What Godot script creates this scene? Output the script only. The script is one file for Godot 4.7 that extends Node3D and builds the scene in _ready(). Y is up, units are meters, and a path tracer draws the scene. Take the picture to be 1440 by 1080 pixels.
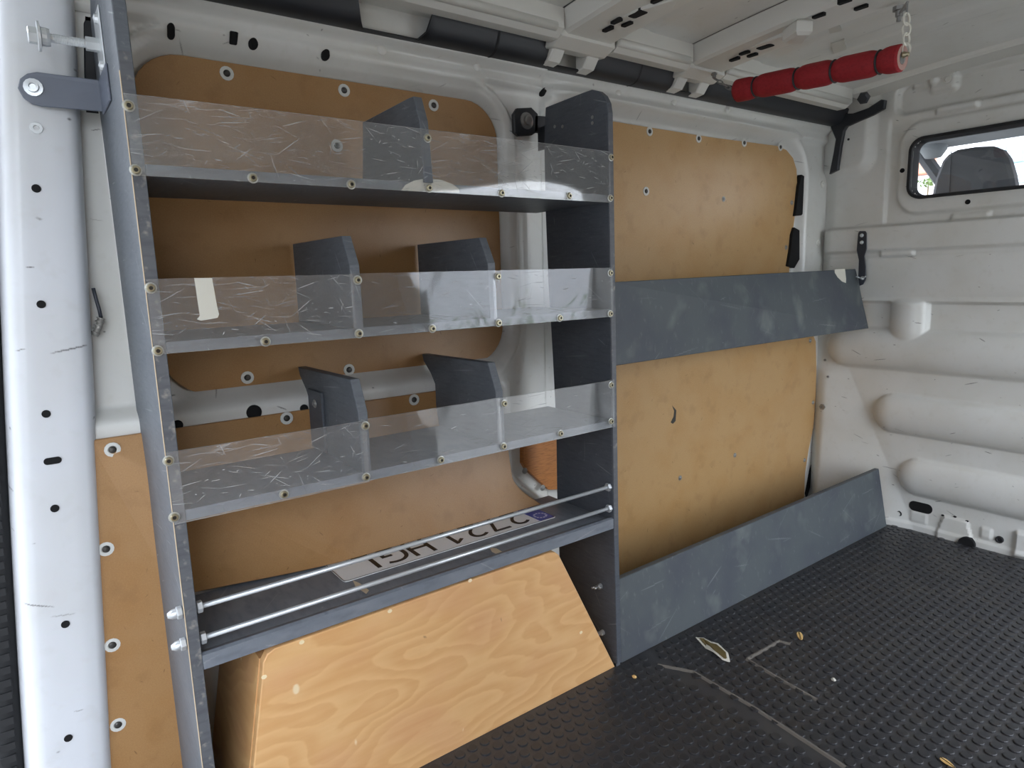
extends Node3D
# Interior of a white panel van fitted with a grey shelving unit. Units are metres: x points away
# from the left wall, y up, z towards the rear doors. The unit's front edge is at x = 0.

var M := {}
var org := {}
var used := {}
var rng := RandomNumberGenerator.new()
var xf = null

const ZB := -2.2755

# ------------------------------------------------------------------ scene tree helpers
func numbered(parent: Node, called: String) -> String:
	var key := str(parent.get_instance_id()) + called
	used[key] = used.get(key, -1) + 1
	return called if used[key] == 0 else "%s_%03d" % [called, used[key]]

func origin_of(n: Node) -> Vector3:
	return org.get(n, Vector3.ZERO)

func put(parent: Node, o: Node3D, called: String, world_at := Vector3.ZERO) -> Node3D:
	o.name = numbered(parent, called)
	parent.add_child(o, true)
	o.position = world_at - origin_of(parent)
	org[o] = world_at
	return o

func thing(called: String, at: Vector3, label: String, category: String, group := "") -> Node3D:
	var o := put(self, Node3D.new(), called, at)
	tag(o, label, category, group)
	return o

func tag(o: Node, label: String, category := "", group := "") -> Node:
	o.set_meta("label", label)
	if category: o.set_meta("category", category)
	if group: o.set_meta("group", group)
	return o

func part(parent: Node, called: String, shape, m, at := Vector3.ZERO) -> MeshInstance3D:
	var mi := MeshInstance3D.new()
	mi.mesh = shape if shape is Mesh else finish(shape)
	if m: mi.material_override = m
	put(parent, mi, called, at)
	return mi

func placed(parent: Node, called: String, mesh: Mesh, m, t: Transform3D) -> MeshInstance3D:
	var mi := part(parent, called, mesh, m, t.origin)
	mi.basis = t.basis
	return mi

func struct(called: String, shape, m) -> Node3D:
	var o: Node3D
	if shape == null:
		o = put(self, Node3D.new(), called)
	else:
		o = part(self, called, shape, m)
	o.set_meta("kind", "structure")
	return o

# ------------------------------------------------------------------ mesh helpers
func mb(smooth := false) -> SurfaceTool:
	var st := SurfaceTool.new()
	st.begin(Mesh.PRIMITIVE_TRIANGLES)
	st.set_smooth_group(0 if smooth else -1)
	return st

func finish(st: SurfaceTool, onto: ArrayMesh = null) -> ArrayMesh:
	st.generate_normals()
	return st.commit(onto) if onto else st.commit()

func tri(st: SurfaceTool, a: Vector3, b: Vector3, c: Vector3, n: Vector3) -> void:
	if xf != null:
		a = xf.call(a); b = xf.call(b); c = xf.call(c)
	if (b - a).cross(c - a).dot(n) > 0:
		var k := b; b = c; c = k
	st.add_vertex(a); st.add_vertex(b); st.add_vertex(c)

func quad(st: SurfaceTool, a: Vector3, b: Vector3, c: Vector3, d: Vector3, n: Vector3) -> void:
	tri(st, a, b, c, n); tri(st, a, c, d, n)

func at_axis(ax: int, u: float, v: float, w: float) -> Vector3:
	# ax 0: u = z, v = y   ax 1: u = x, v = z   ax 2: u = x, v = y
	return Vector3(w, v, u) if ax == 0 else Vector3(u, w, v) if ax == 1 else Vector3(u, v, w)

func inset(poly: PackedVector2Array, d: float) -> PackedVector2Array:
	# poly runs counter-clockwise; every corner moves inwards
	var r := PackedVector2Array()
	var n := poly.size()
	for i in n:
		var e := (poly[i] - poly[(i + n - 1) % n]).normalized()
		var f := (poly[(i + 1) % n] - poly[i]).normalized()
		var m := (Vector2(-e.y, e.x) + Vector2(-f.y, f.x))
		var k: float = maxf(m.length_squared() / 2.0, 0.3)
		r.append(poly[i] + m * (d / k))
	return r

func prism(st: SurfaceTool, points, ax: int, a: float, b: float, bev := 0.0) -> void:
	var poly := PackedVector2Array(points)
	if Geometry2D.is_polygon_clockwise(poly):
		poly.reverse()
	if a > b:
		var k := a; a = b; b = k
	var lo := inset(poly, bev) if bev > 0 else poly
	var up := at_axis(ax, 0, 0, 1)
	var ids := Geometry2D.triangulate_polygon(lo)
	for i in range(0, ids.size(), 3):
		for s in [0, 1]:
			var w: float = b if s else a
			tri(st, at_axis(ax, lo[ids[i]].x, lo[ids[i]].y, w), at_axis(ax, lo[ids[i + 1]].x, lo[ids[i + 1]].y, w), at_axis(ax, lo[ids[i + 2]].x, lo[ids[i + 2]].y, w), up if s else -up)
	var n := poly.size()
	for i in n:
		var j := (i + 1) % n
		var e := (poly[j] - poly[i]).normalized()
		var o := at_axis(ax, e.y, -e.x, 0)
		var p := [poly[i], poly[j]]
		quad(st, at_axis(ax, p[0].x, p[0].y, a + bev), at_axis(ax, p[1].x, p[1].y, a + bev), at_axis(ax, p[1].x, p[1].y, b - bev), at_axis(ax, p[0].x, p[0].y, b - bev), o)
		if bev > 0:
			for s in [0, 1]:
				var w0: float = b - bev if s else a + bev
				var w1: float = b if s else a
				quad(st, at_axis(ax, p[0].x, p[0].y, w0), at_axis(ax, p[1].x, p[1].y, w0), at_axis(ax, lo[j].x, lo[j].y, w1), at_axis(ax, lo[i].x, lo[i].y, w1), o + (up if s else -up))

func box(st: SurfaceTool, lo: Vector3, hi: Vector3, bev := 0.0) -> void:
	prism(st, [Vector2(lo.x, lo.y), Vector2(hi.x, lo.y), Vector2(hi.x, hi.y), Vector2(lo.x, hi.y)], 2, lo.z, hi.z, bev)

func rrect(u0: float, u1: float, v0: float, v1: float, r: float, n := 6) -> PackedVector2Array:
	var p := PackedVector2Array()
	for c in [[u1 - r, v0 + r, -PI / 2], [u1 - r, v1 - r, 0.0], [u0 + r, v1 - r, PI / 2], [u0 + r, v0 + r, PI]]:
		for k in n + 1:
			var a: float = c[2] + PI / 2 * k / n
			p.append(Vector2(c[0] + r * cos(a), c[1] + r * sin(a)))
	return p

func disc(r: float, n := 16, at := Vector2.ZERO, sy := 1.0) -> PackedVector2Array:
	var p := PackedVector2Array()
	for k in n:
		p.append(at + Vector2(cos(TAU * k / n) * r, sin(TAU * k / n) * r * sy))
	return p

func frame_for(dir: Vector3) -> Basis:
	var y := dir.normalized()
	var s := Vector3.UP if absf(y.y) < 0.9 else Vector3.RIGHT
	var x := s.cross(y).normalized()
	return Basis(x, y, x.cross(y))

func lathe(st: SurfaceTool, prof: Array, t: Transform3D, n := 14) -> void:
	# prof holds (radius, height along the local y axis)
	for i in prof.size() - 1:
		var p: Vector2 = prof[i]
		var q: Vector2 = prof[i + 1]
		var e := q - p
		for k in n:
			var a := TAU * k / n
			var b := TAU * (k + 1) / n
			var m := (a + b) / 2
			var nn := t.basis * Vector3(cos(m) * e.y, -e.x, sin(m) * e.y)
			var v0 := t * Vector3(cos(a) * p.x, p.y, sin(a) * p.x)
			var v1 := t * Vector3(cos(b) * p.x, p.y, sin(b) * p.x)
			var v2 := t * Vector3(cos(b) * q.x, q.y, sin(b) * q.x)
			var v3 := t * Vector3(cos(a) * q.x, q.y, sin(a) * q.x)
			if p.x > 1e-6: tri(st, v0, v1, v2, nn)
			if q.x > 1e-6: tri(st, v0, v2, v3, nn)

func rod(st: SurfaceTool, a: Vector3, b: Vector3, r: float, n := 12) -> void:
	var l := a.distance_to(b)
	lathe(st, [Vector2(0, 0), Vector2(r, 0), Vector2(r, l), Vector2(0, l)], Transform3D(frame_for(b - a), a), n)

func tube(st: SurfaceTool, pts: Array, r: float, n := 8, closed := false) -> void:
	var m := pts.size()
	var rings := []
	var up := Vector3.UP
	for i in m:
		var d: Vector3 = (pts[(i + 1) % m] - pts[(i + m - 1) % m]) if closed else (pts[mini(i + 1, m - 1)] - pts[maxi(i - 1, 0)])
		d = d.normalized()
		if i == 0 and absf(d.y) > 0.9: up = Vector3.RIGHT
		var x := up.cross(d).normalized()
		var y := d.cross(x).normalized()
		up = y
		var ring := []
		for k in n:
			var a := TAU * k / n
			ring.append([pts[i] + (x * cos(a) + y * sin(a)) * r, x * cos(a) + y * sin(a)])
		rings.append(ring)
	for i in (m if closed else m - 1):
		for k in n:
			var A = rings[i][k]; var B = rings[i][(k + 1) % n]
			var C = rings[(i + 1) % m][(k + 1) % n]; var D = rings[(i + 1) % m][k]
			quad(st, A[0], B[0], C[0], D[0], A[1] + B[1])
	if not closed:
		for e in [0, m - 1]:
			var out: Vector3 = (pts[0] - pts[1]) if e == 0 else (pts[m - 1] - pts[m - 2])
			for k in range(1, n - 1):
				tri(st, rings[e][0][0], rings[e][k][0], rings[e][k + 1][0], out)

func sheet(nu: int, nv: int, f: Callable, keep = null, flip := false) -> ArrayMesh:
	# a smooth surface f(i, j) -> Vector3 over a grid; keep(point) leaves openings out
	var P := PackedVector3Array()
	P.resize(nu * nv)
	for j in nv:
		for i in nu:
			P[j * nu + i] = f.call(i, j)
	var N := PackedVector3Array()
	N.resize(nu * nv)
	for j in nv:
		for i in nu:
			var du := P[j * nu + mini(i + 1, nu - 1)] - P[j * nu + maxi(i - 1, 0)]
			var dv := P[mini(j + 1, nv - 1) * nu + i] - P[maxi(j - 1, 0) * nu + i]
			var n := du.cross(dv).normalized()
			N[j * nu + i] = -n if flip else n
	var I := PackedInt32Array()
	for j in nv - 1:
		for i in nu - 1:
			var a := j * nu + i
			if keep != null and not keep.call((P[a] + P[a + nu + 1]) / 2):
				continue
			if flip: I.append_array([a, a + 1, a + nu + 1, a, a + nu + 1, a + nu])
			else: I.append_array([a, a + nu + 1, a + 1, a, a + nu, a + nu + 1])
	var arr := []
	arr.resize(Mesh.ARRAY_MAX)
	arr[Mesh.ARRAY_VERTEX] = P
	arr[Mesh.ARRAY_NORMAL] = N
	arr[Mesh.ARRAY_INDEX] = I
	var am := ArrayMesh.new()
	am.add_surface_from_arrays(Mesh.PRIMITIVE_TRIANGLES, arr)
	return am

func text_part(parent: Node, called: String, s: String, size: float, depth: float, m, t: Transform3D, face := "Droid Sans", weight := 400) -> MeshInstance3D:
	var tm := TextMesh.new()
	var fo := SystemFont.new()
	fo.font_names = PackedStringArray([face])
	fo.font_weight = weight
	tm.font = fo
	tm.text = s
	tm.font_size = 64
	tm.pixel_size = size / 64.0
	tm.depth = depth
	tm.curve_step = 1.0
	var mi := MeshInstance3D.new()
	mi.mesh = tm
	mi.material_override = m
	put(parent, mi, called, t.origin)
	mi.basis = t.basis
	return mi

# ------------------------------------------------------------------ shapes of distance
func sd_rr(u: float, v: float, u0: float, u1: float, v0: float, v1: float, r: float) -> float:
	var q := Vector2(absf(u - (u0 + u1) / 2) - (u1 - u0) / 2 + r, absf(v - (v0 + v1) / 2) - (v1 - v0) / 2 + r)
	return Vector2(maxf(q.x, 0), maxf(q.y, 0)).length() + minf(maxf(q.x, q.y), 0) - r

func sd_line(p: Vector2, line: Array) -> float:
	var d := 9.0
	for i in line.size() - 1:
		d = minf(d, p.distance_to(Geometry2D.get_closest_point_to_segment(p, line[i], line[i + 1])))
	return d

func bump(d: float, w: float) -> float:
	var t := clampf(1.0 - absf(d) / w, 0, 1)
	return t * t * (3 - 2 * t)

# ------------------------------------------------------------------ materials
func mat(called: String, c: Color, rough: float, metal := 0.0) -> StandardMaterial3D:
	var m := StandardMaterial3D.new()
	m.resource_name = called
	m.albedo_color = c
	m.roughness = rough
	m.metallic = metal
	M[called] = m
	return m

func rgb8(r: float, g: float, b: float, a := 1.0) -> Color:
	return Color(r / 255.0, g / 255.0, b / 255.0, a)

func fnl(freq: float, sd: int, oct := 4, kind := FastNoiseLite.TYPE_SIMPLEX_SMOOTH) -> FastNoiseLite:
	var n := FastNoiseLite.new()
	n.noise_type = kind
	n.frequency = freq
	n.seed = sd
	n.fractal_octaves = oct
	return n

func tex(im: Image) -> ImageTexture:
	return ImageTexture.create_from_image(im)

func scratch(im: Image, p: Vector2, q: Vector2, w: float, c: Color, alpha: float, over := true) -> void:
	# a stroke that fades at its ends
	var steps := int(p.distance_to(q) * 1.5) + 1
	var W := im.get_width()
	var H := im.get_height()
	var hw := int(ceil(w))
	for k in steps + 1:
		var t := float(k) / steps
		var at := p.lerp(q, t)
		var fade := sin(PI * (0.08 + 0.84 * t)) * alpha
		for dy in range(-hw, hw + 1):
			for dx in range(-hw, hw + 1):
				var g: float = clampf(w + 0.5 - Vector2(dx, dy).length(), 0, 1) * fade
				if g <= 0: continue
				var x := posmod(int(at.x) + dx, W)
				var y := posmod(int(at.y) + dy, H)
				var o := im.get_pixel(x, y)
				if over:
					im.set_pixel(x, y, o.lerp(Color(c.r, c.g, c.b, o.a), g * 0.6))
				else:
					im.set_pixel(x, y, Color(o.r, o.g, o.b, maxf(o.a, g)))

func noisy(w: int, h: int, sd: int, base: Color, layers: Array) -> Image:
	# layers: [frequency, x stretch, colour, strength, threshold]
	var im := Image.create(w, h, true, Image.FORMAT_RGBA8)
	im.fill(base)
	var k := 0
	for l in layers:
		var n := fnl(l[0], sd + 17 * k, 4)
		k += 1
		var a: Image = n.get_seamless_image(w, maxi(8, int(h / l[1])))
		if l[1] != 1.0: a.resize(w, h, Image.INTERPOLATE_BILINEAR)
		var d := a.get_data()
		var step := a.get_data().size() / (w * h)
		var c: Color = l[2]
		for y in h:
			for x in w:
				var v: float = d[(y * w + x) * step] / 255.0
				v = clampf((v - l[4]) / (1.0 - l[4]), 0, 1) * l[3]
				if v > 0.004:
					im.set_pixel(x, y, im.get_pixel(x, y).lerp(c, v))
	im.generate_mipmaps()
	return im

func tri_tex(m: StandardMaterial3D, im: Image, metres: float, world := true) -> void:
	m.albedo_texture = tex(im)
	m.uv1_triplanar = true
	m.uv1_world_triplanar = world
	m.uv1_triplanar_sharpness = 8.0
	m.uv1_scale = Vector3.ONE / metres

func make_materials() -> void:
	# white body paint with fine black scuffs
	var im := noisy(1024, 1024, 3, rgb8(255, 255, 255), [[0.004, 1.0, rgb8(244, 242, 237), 0.8, 0.4], [0.03, 1.0, rgb8(236, 233, 226), 0.35, 0.66]])
	rng.seed = 11
	for k in 150:
		var p := Vector2(rng.randf() * 1024, rng.randf() * 1024)
		var a := rng.randf_range(-0.5, 0.5)
		var l: float = pow(rng.randf(), 3.0) * 40 + 2
		scratch(im, p, p + Vector2(cos(a), sin(a)) * l, rng.randf_range(0.3, 0.9), rgb8(70, 68, 66), rng.randf_range(0.25, 0.95))
	var m := mat("white_paint", rgb8(213, 213, 208), 0.33)
	tri_tex(m, im, 1.15)
	m.clearcoat_enabled = true; m.clearcoat = 0.25; m.clearcoat_roughness = 0.12
	m = mat("white_plain", rgb8(214, 213, 206), 0.34)
	m = mat("white_pillar", rgb8(214, 217, 221), 0.3)
	tri_tex(m, im, 1.6)
	# tan hardboard
	im = noisy(1024, 1024, 21, rgb8(182, 147, 100), [[0.005, 1.0, rgb8(174, 133, 80), 0.6, 0.4], [0.18, 1.0, rgb8(204, 166, 114), 0.45, 0.5], [0.25, 1.0, rgb8(150, 112, 66), 0.45, 0.58], [0.010, 1.0, rgb8(146, 112, 72), 0.3, 0.66]])
	rng.seed = 5
	for k in 90:
		var p := Vector2(rng.randf() * 1024, rng.randf() * 1024)
		var a := rng.randf_range(0, TAU)
		scratch(im, p, p + Vector2(cos(a), sin(a)) * rng.randf_range(1, 16), rng.randf_range(0.3, 0.8), rgb8(84, 58, 32), rng.randf_range(0.2, 0.8))
	m = mat("hardboard", Color.WHITE, 0.42)
	tri_tex(m, im, 0.85)
	m = mat("hardboard_dark", rgb8(224, 212, 202), 0.42)  # same hardboard, tinted darker and browner
	tri_tex(m, im, 0.7)
	# stained board with upright grain
	im = noisy(256, 512, 33, rgb8(176, 112, 52), [[0.02, 0.12, rgb8(110, 62, 24), 0.85, 0.45], [0.05, 0.1, rgb8(200, 138, 72), 0.6, 0.5]])
	m = mat("stained_board", Color.WHITE, 0.4)
	tri_tex(m, im, 0.22)
	# grey painted plywood with brush strokes and white scuffs
	im = noisy(1024, 1024, 41, rgb8(91, 96, 102), [[0.006, 1.0, rgb8(104, 109, 114), 0.8, 0.4], [0.012, 0.15, rgb8(72, 77, 84), 0.6, 0.5], [0.02, 0.12, rgb8(116, 121, 126), 0.5, 0.6], [0.09, 1.0, rgb8(150, 152, 152), 0.4, 0.7]])
	rng.seed = 7
	for k in 260:
		var p := Vector2(rng.randf() * 1024, rng.randf() * 1024)
		var a := rng.randf_range(-0.6, 0.6) + (PI / 2 if rng.randf() < 0.25 else 0.0)
		var l: float = pow(rng.randf(), 3.0) * 110 + 2
		scratch(im, p, p + Vector2(cos(a), sin(a)) * l, rng.randf_range(0.4, 1.2), rgb8(180, 182, 182), rng.randf_range(0.15, 0.7))
	m = mat("grey_ply", Color.WHITE, 0.5)
	tri_tex(m, im, 0.8)
	m = mat("grey_ply_shaded", rgb8(218, 219, 223), 0.5)  # same ply tinted down: shade on the forward upright put into colour
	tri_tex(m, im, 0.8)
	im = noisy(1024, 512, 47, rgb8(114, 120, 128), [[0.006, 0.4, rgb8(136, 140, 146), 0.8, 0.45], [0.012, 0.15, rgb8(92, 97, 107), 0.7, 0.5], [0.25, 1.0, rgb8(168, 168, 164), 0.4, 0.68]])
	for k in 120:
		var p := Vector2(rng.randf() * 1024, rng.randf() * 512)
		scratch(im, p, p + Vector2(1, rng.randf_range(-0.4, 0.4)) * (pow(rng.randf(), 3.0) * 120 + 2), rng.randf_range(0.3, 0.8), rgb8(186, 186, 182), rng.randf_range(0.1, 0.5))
	m = mat("grey_shelf_lit", Color.WHITE, 0.45)  # lower shelves: light falling on them is put into this paler grey
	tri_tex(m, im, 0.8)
	im = noisy(512, 512, 57, rgb8(92, 94, 98), [[0.01, 0.2, rgb8(70, 72, 78), 0.7, 0.4], [0.03, 1.0, rgb8(172, 164, 150), 0.85, 0.66]])
	m = mat("worn_edge", Color.WHITE, 0.55)
	tri_tex(m, im, 0.35)
	# upper and lower kick boards: grey-green grey, scuffed pale in patches
	im = noisy(1024, 512, 63, rgb8(74, 80, 83), [[0.005, 0.6, rgb8(62, 66, 75), 0.9, 0.42], [0.006, 0.5, rgb8(118, 124, 118), 0.7, 0.62], [0.06, 1.0, rgb8(140, 142, 138), 0.35, 0.7]])
	rng.seed = 9
	for k in 150:
		var p := Vector2(rng.randf() * 1024, rng.randf() * 512)
		var a := rng.randf_range(-0.4, 0.4)
		scratch(im, p, p + Vector2(cos(a), sin(a)) * (pow(rng.randf(), 3.0) * 130 + 2), rng.randf_range(0.3, 0.7), rgb8(176, 178, 176), rng.randf_range(0.1, 0.5))
	m = mat("grey_board", Color.WHITE, 0.55)
	tri_tex(m, im, 1.1)
	# pine plywood
	var n1 := fnl(0.011, 71, 3)
	var n2 := fnl(0.05, 72, 3)
	im = Image.create(1024, 512, true, Image.FORMAT_RGBA8)
	for y in 512:
		for x in 1024:
			var q := n1.get_noise_2d(x * 0.13 + y * 0.05, y * 0.62) * 4.6 + y * 0.006 + n2.get_noise_2d(x * 0.3, y * 1.0) * 0.16
			var g := q - floorf(q)
			var band := smoothstep(0.0, 0.75, g) * (1.0 - smoothstep(0.88, 1.0, g))
			var fine := n2.get_noise_2d(x * 0.12, y * 2.4) * 0.5 + 0.5
			var c := rgb8(222, 176, 120).lerp(rgb8(192, 132, 78), band * 0.36).lerp(rgb8(206, 150, 108), clampf(n1.get_noise_2d(x * 0.35 + 900.0, y * 0.9) * 0.8, 0, 0.4)).lerp(rgb8(236, 200, 150), fine * 0.35)
			im.set_pixel(x, y, c)
	rng.seed = 13
	for k in 46:
		var p := Vector2(rng.randf() * 1024, rng.randf() * 512)
		var r := rng.randf_range(1.0, 5.0)
		scratch(im, p, p + Vector2(rng.randf_range(0, 9), rng.randf_range(-4, 4)), r if k % 3 else 0.8, rgb8(242, 224, 188) if k % 3 else rgb8(112, 80, 56), 0.5)
	for kn in [Vector2(610, 250), Vector2(420, 190), Vector2(800, 330)]:
		for r in 5: scratch(im, kn, kn + Vector2(2, 1), 9.0 - 2 * r, rgb8(196, 132, 82), 0.14)
	im.generate_mipmaps()
	m = mat("pine_ply", Color.WHITE, 0.4)
	tri_tex(m, im, 0.95)
	# black studded rubber
	im = noisy(1024, 1024, 81, rgb8(56, 56, 58), [[0.004, 1.0, rgb8(66, 65, 64), 0.9, 0.4], [0.008, 1.0, rgb8(70, 62, 54), 0.45, 0.6], [0.3, 1.0, rgb8(96, 96, 94), 0.55, 0.72]])
	m = mat("rubber", Color.WHITE, 0.42)
	tri_tex(m, im, 0.9)
	m = mat("rubber_stud", rgb8(206, 208, 212), 0.4)
	tri_tex(m, im, 0.9)
	mat("seal_rubber", rgb8(28, 29, 31), 0.75)
	mat("black_plastic", rgb8(38, 40, 44), 0.45)
	mat("black_hole", rgb8(10, 10, 11), 0.9)
	mat("black_steel", rgb8(48, 52, 60), 0.4)
	mat("bracket_paint", rgb8(92, 98, 110), 0.38)
	mat("zinc", rgb8(208, 212, 214), 0.34, 0.55)
	mat("dull_steel", rgb8(150, 150, 148), 0.4, 0.7)
	mat("brass_zinc", rgb8(170, 162, 136), 0.35, 0.8)
	mat("washer_white", rgb8(206, 206, 200), 0.45)
	mat("screw_washer", rgb8(176, 176, 168), 0.35, 0.4)
	mat("washer_grey", rgb8(150, 148, 142), 0.4, 0.4)
	mat("rivet_dark", rgb8(70, 68, 64), 0.35, 0.5)
	im = noisy(512, 256, 91, rgb8(150, 28, 36), [[0.05, 0.4, rgb8(124, 18, 26), 0.8, 0.45], [0.3, 1.0, rgb8(190, 70, 70), 0.35, 0.65]])
	m = mat("red_foam", Color.WHITE, 0.75)
	tri_tex(m, im, 0.25)
	mat("foam_core", rgb8(186, 150, 140), 0.9)
	mat("plate_white", rgb8(240, 240, 238), 0.4)
	mat("plate_black", rgb8(16, 16, 17), 0.4)
	mat("plate_blue", rgb8(24, 66, 160), 0.3)
	mat("plate_star", rgb8(196, 206, 226), 0.4)
	mat("tape_paper", rgb8(206, 203, 190), 0.7)
	mat("bare_wood", rgb8(206, 186, 156), 0.7)
	mat("pad_grey", rgb8(196, 195, 187), 0.6)
	mat("filler", rgb8(240, 222, 182), 0.6)
	mat("leaf_dry", rgb8(214, 176, 112), 0.7)
	mat("leaf_olive", rgb8(92, 78, 40), 0.7)
	mat("seam_dust", rgb8(104, 99, 92), 0.9)
	mat("seat_cloth", rgb8(70, 72, 76), 0.85)
	mat("cab_grey", rgb8(138, 143, 146), 0.8)
	mat("cab_dark", rgb8(58, 62, 68), 0.6)
	mat("asphalt", rgb8(134, 132, 126), 0.9)
	mat("added_wall_grey", rgb8(150, 150, 150), 0.8)
	mat("facade", rgb8(228, 232, 234), 0.8)
	mat("facade_glass", rgb8(140, 170, 178), 0.4)
	mat("facade_pane", rgb8(206, 224, 228), 0.3)
	mat("terracotta", rgb8(222, 150, 122), 0.8)
	mat("hedge_leaf", rgb8(92, 116, 58), 0.8)
	mat("chain_plastic", rgb8(220, 218, 206), 0.5)
	m = mat("acrylic", rgb8(228, 232, 232, 0.05), 0.03)
	m.transparency = BaseMaterial3D.TRANSPARENCY_ALPHA
	m = mat("pane_glass", rgb8(230, 236, 236, 0.04), 0.02)
	m.transparency = BaseMaterial3D.TRANSPARENCY_ALPHA
	m = mat("vinyl_clear", rgb8(196, 198, 196, 0.6), 0.3)
	m.transparency = BaseMaterial3D.TRANSPARENCY_ALPHA
	# scratches and haze on the acrylic: two densities
	for spec in [["haze_heavy", 0.048, 420, 101], ["haze_light", 0.018, 90, 131]]:
		im = Image.create(1024, 256, true, Image.FORMAT_RGBA8)
		var nz := fnl(0.012, spec[3], 4)
		var cl := rgb8(206, 206, 204)
		for y in 256:
			for x in 1024:
				var v: float = spec[1] * (0.55 + 0.9 * maxf(0, nz.get_noise_2d(x, y * 1.6) + 0.25))
				v += 0.16 * smoothstep(0.86, 1.0, y / 256.0) * (nz.get_noise_2d(x * 4, y * 4) * 0.5 + 0.5)
				im.set_pixel(x, y, Color(cl.r, cl.g, cl.b, v))
		rng.seed = spec[3]
		for k in spec[2]:
			var p := Vector2(rng.randf() * 1024, rng.randf() * 256)
			var a := rng.randf_range(-0.35, 0.35) if rng.randf() < 0.7 else rng.randf_range(0, TAU)
			scratch(im, p, p + Vector2(cos(a), sin(a)) * (pow(rng.randf(), 2.5) * 130 + 3), rng.randf_range(0.5, 1.5), cl, rng.randf_range(0.1, 0.6), false)
		im.generate_mipmaps()
		m = mat(spec[0], Color.WHITE, 0.5)
		m.albedo_texture = tex(im)
		m.transparency = BaseMaterial3D.TRANSPARENCY_ALPHA

# ------------------------------------------------------------------ small fittings, shared meshes
var rivet_white: ArrayMesh
var rivet_small: ArrayMesh
var guard_screw: ArrayMesh

func two_tone(profs: Array, mats: Array, n := 14) -> ArrayMesh:
	# lathed round the local y axis, one surface per profile
	var am: ArrayMesh = null
	for i in profs.size():
		var st := mb(false)
		lathe(st, profs[i], Transform3D.IDENTITY, n)
		am = finish(st, am)
		am.surface_set_material(i, mats[i])
	return am

func make_fittings() -> void:
	rivet_white = two_tone([
		[Vector2(0.0, 0.0), Vector2(0.0125, 0.0), Vector2(0.0122, 0.0014), Vector2(0.0075, 0.0018), Vector2(0.006, 0.0008), Vector2(0, 0.0008)],
		[Vector2(0.0062, 0.0007), Vector2(0.0058, 0.0024), Vector2(0.0035, 0.004), Vector2(0, 0.0045)]], [M.washer_white, M.rivet_dark])
	rivet_small = two_tone([
		[Vector2(0.0, 0.0), Vector2(0.0085, 0.0), Vector2(0.008, 0.0012), Vector2(0.005, 0.0014), Vector2(0, 0.001)],
		[Vector2(0.0052, 0.001), Vector2(0.0048, 0.003), Vector2(0.0028, 0.0044), Vector2(0, 0.0048)]], [M.washer_grey, M.dull_steel], 12)
	guard_screw = two_tone([
		[Vector2(0.0, 0.0), Vector2(0.0078, 0.0), Vector2(0.0078, 0.001), Vector2(0.0055, 0.0014), Vector2(0, 0.0014)],
		[Vector2(0.0058, 0.0013), Vector2(0.0056, 0.0034), Vector2(0.0045, 0.0046), Vector2(0.0028, 0.0046)], [Vector2(0.0028, 0.0046), Vector2(0.0026, 0.0022), Vector2(0, 0.0022)]], [M.screw_washer, M.brass_zinc, M.rivet_dark], 14)

func facing(dir: Vector3, at: Vector3) -> Transform3D:
	return Transform3D(frame_for(dir), at)

# ------------------------------------------------------------------ the body of the van
const PLY1 := [-0.802, -0.046, 0.716, 1.316, 0.085]

func lower_edge(y: float) -> float:
	# z of the forward edge of the rear lower panel
	return -0.748 - 0.124 * smoothstep(0.45, 0.30, y)

func wall_x(z: float, y: float) -> float:
	var h := -0.312
	if z > -0.93:
		# pressed frame of the rear window blank
		var d := sd_rr(z, y, PLY1[0], PLY1[1], PLY1[2], PLY1[3], PLY1[4])
		h += 0.026 * smoothstep(-0.004, 0.024, d)
		if d > 0.0: h += 0.006 * bump(d - 0.036, 0.012)
		if d > 0.044: h -= 0.004
		# two upright pressings of the pillar
		h += 0.005 * bump(sd_line(Vector2(z, y), [Vector2(-0.872, 1.16), Vector2(-0.876, 0.95), Vector2(-0.862, 0.78), Vector2(-0.835, 0.66)]), 0.009)
		if z > -0.83 and y < 0.73:
			var l := lerpf(-0.302, -0.256, smoothstep(0.728, 0.69, y))
			l = lerpf(l, h, smoothstep(-0.75, -0.81, z))
			l = lerpf(l, -0.312, smoothstep(0.075, 0.085, z))
			h = maxf(h, l)
		if y < 0.69:
			# rounded return round the lower panel
			var e := lower_edge(y)
			var q := smoothstep(e - 0.055, e - 0.035, z) * (1.0 - smoothstep(0.66, 0.69, y))
			h = lerpf(h, -0.258, q)
			h += 0.007 * bump(z - (e - 0.022), 0.016) * (1.0 - smoothstep(0.64, 0.69, y))
	else:
		var d := sd_rr(z, y, -2.088, -0.93, -0.2, 1.33, 0.10)
		var open := smoothstep(0.66, 0.9, y)
		h += 0.024 * smoothstep(0.0, 0.022, d) * open
		h += 0.010 * bump(d - 0.034, 0.020) * open
		h -= 0.010 * smoothstep(0.052, 0.064, d) * open
		h += 0.006 * (1.0 - open)
	# cant rail: steps inwards towards the roof
	h += 0.010 * smoothstep(1.352, 1.360, y) + 0.020 * smoothstep(1.385, 1.397, y)
	h += 0.004 * bump(y - 1.362, 0.008)
	h -= 0.003 * (1.0 - smoothstep(1.338 - 0.012 * z - 0.002, 1.338 - 0.012 * z + 0.002, y)) * smoothstep(1.2, 1.3, y)
	return h

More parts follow.
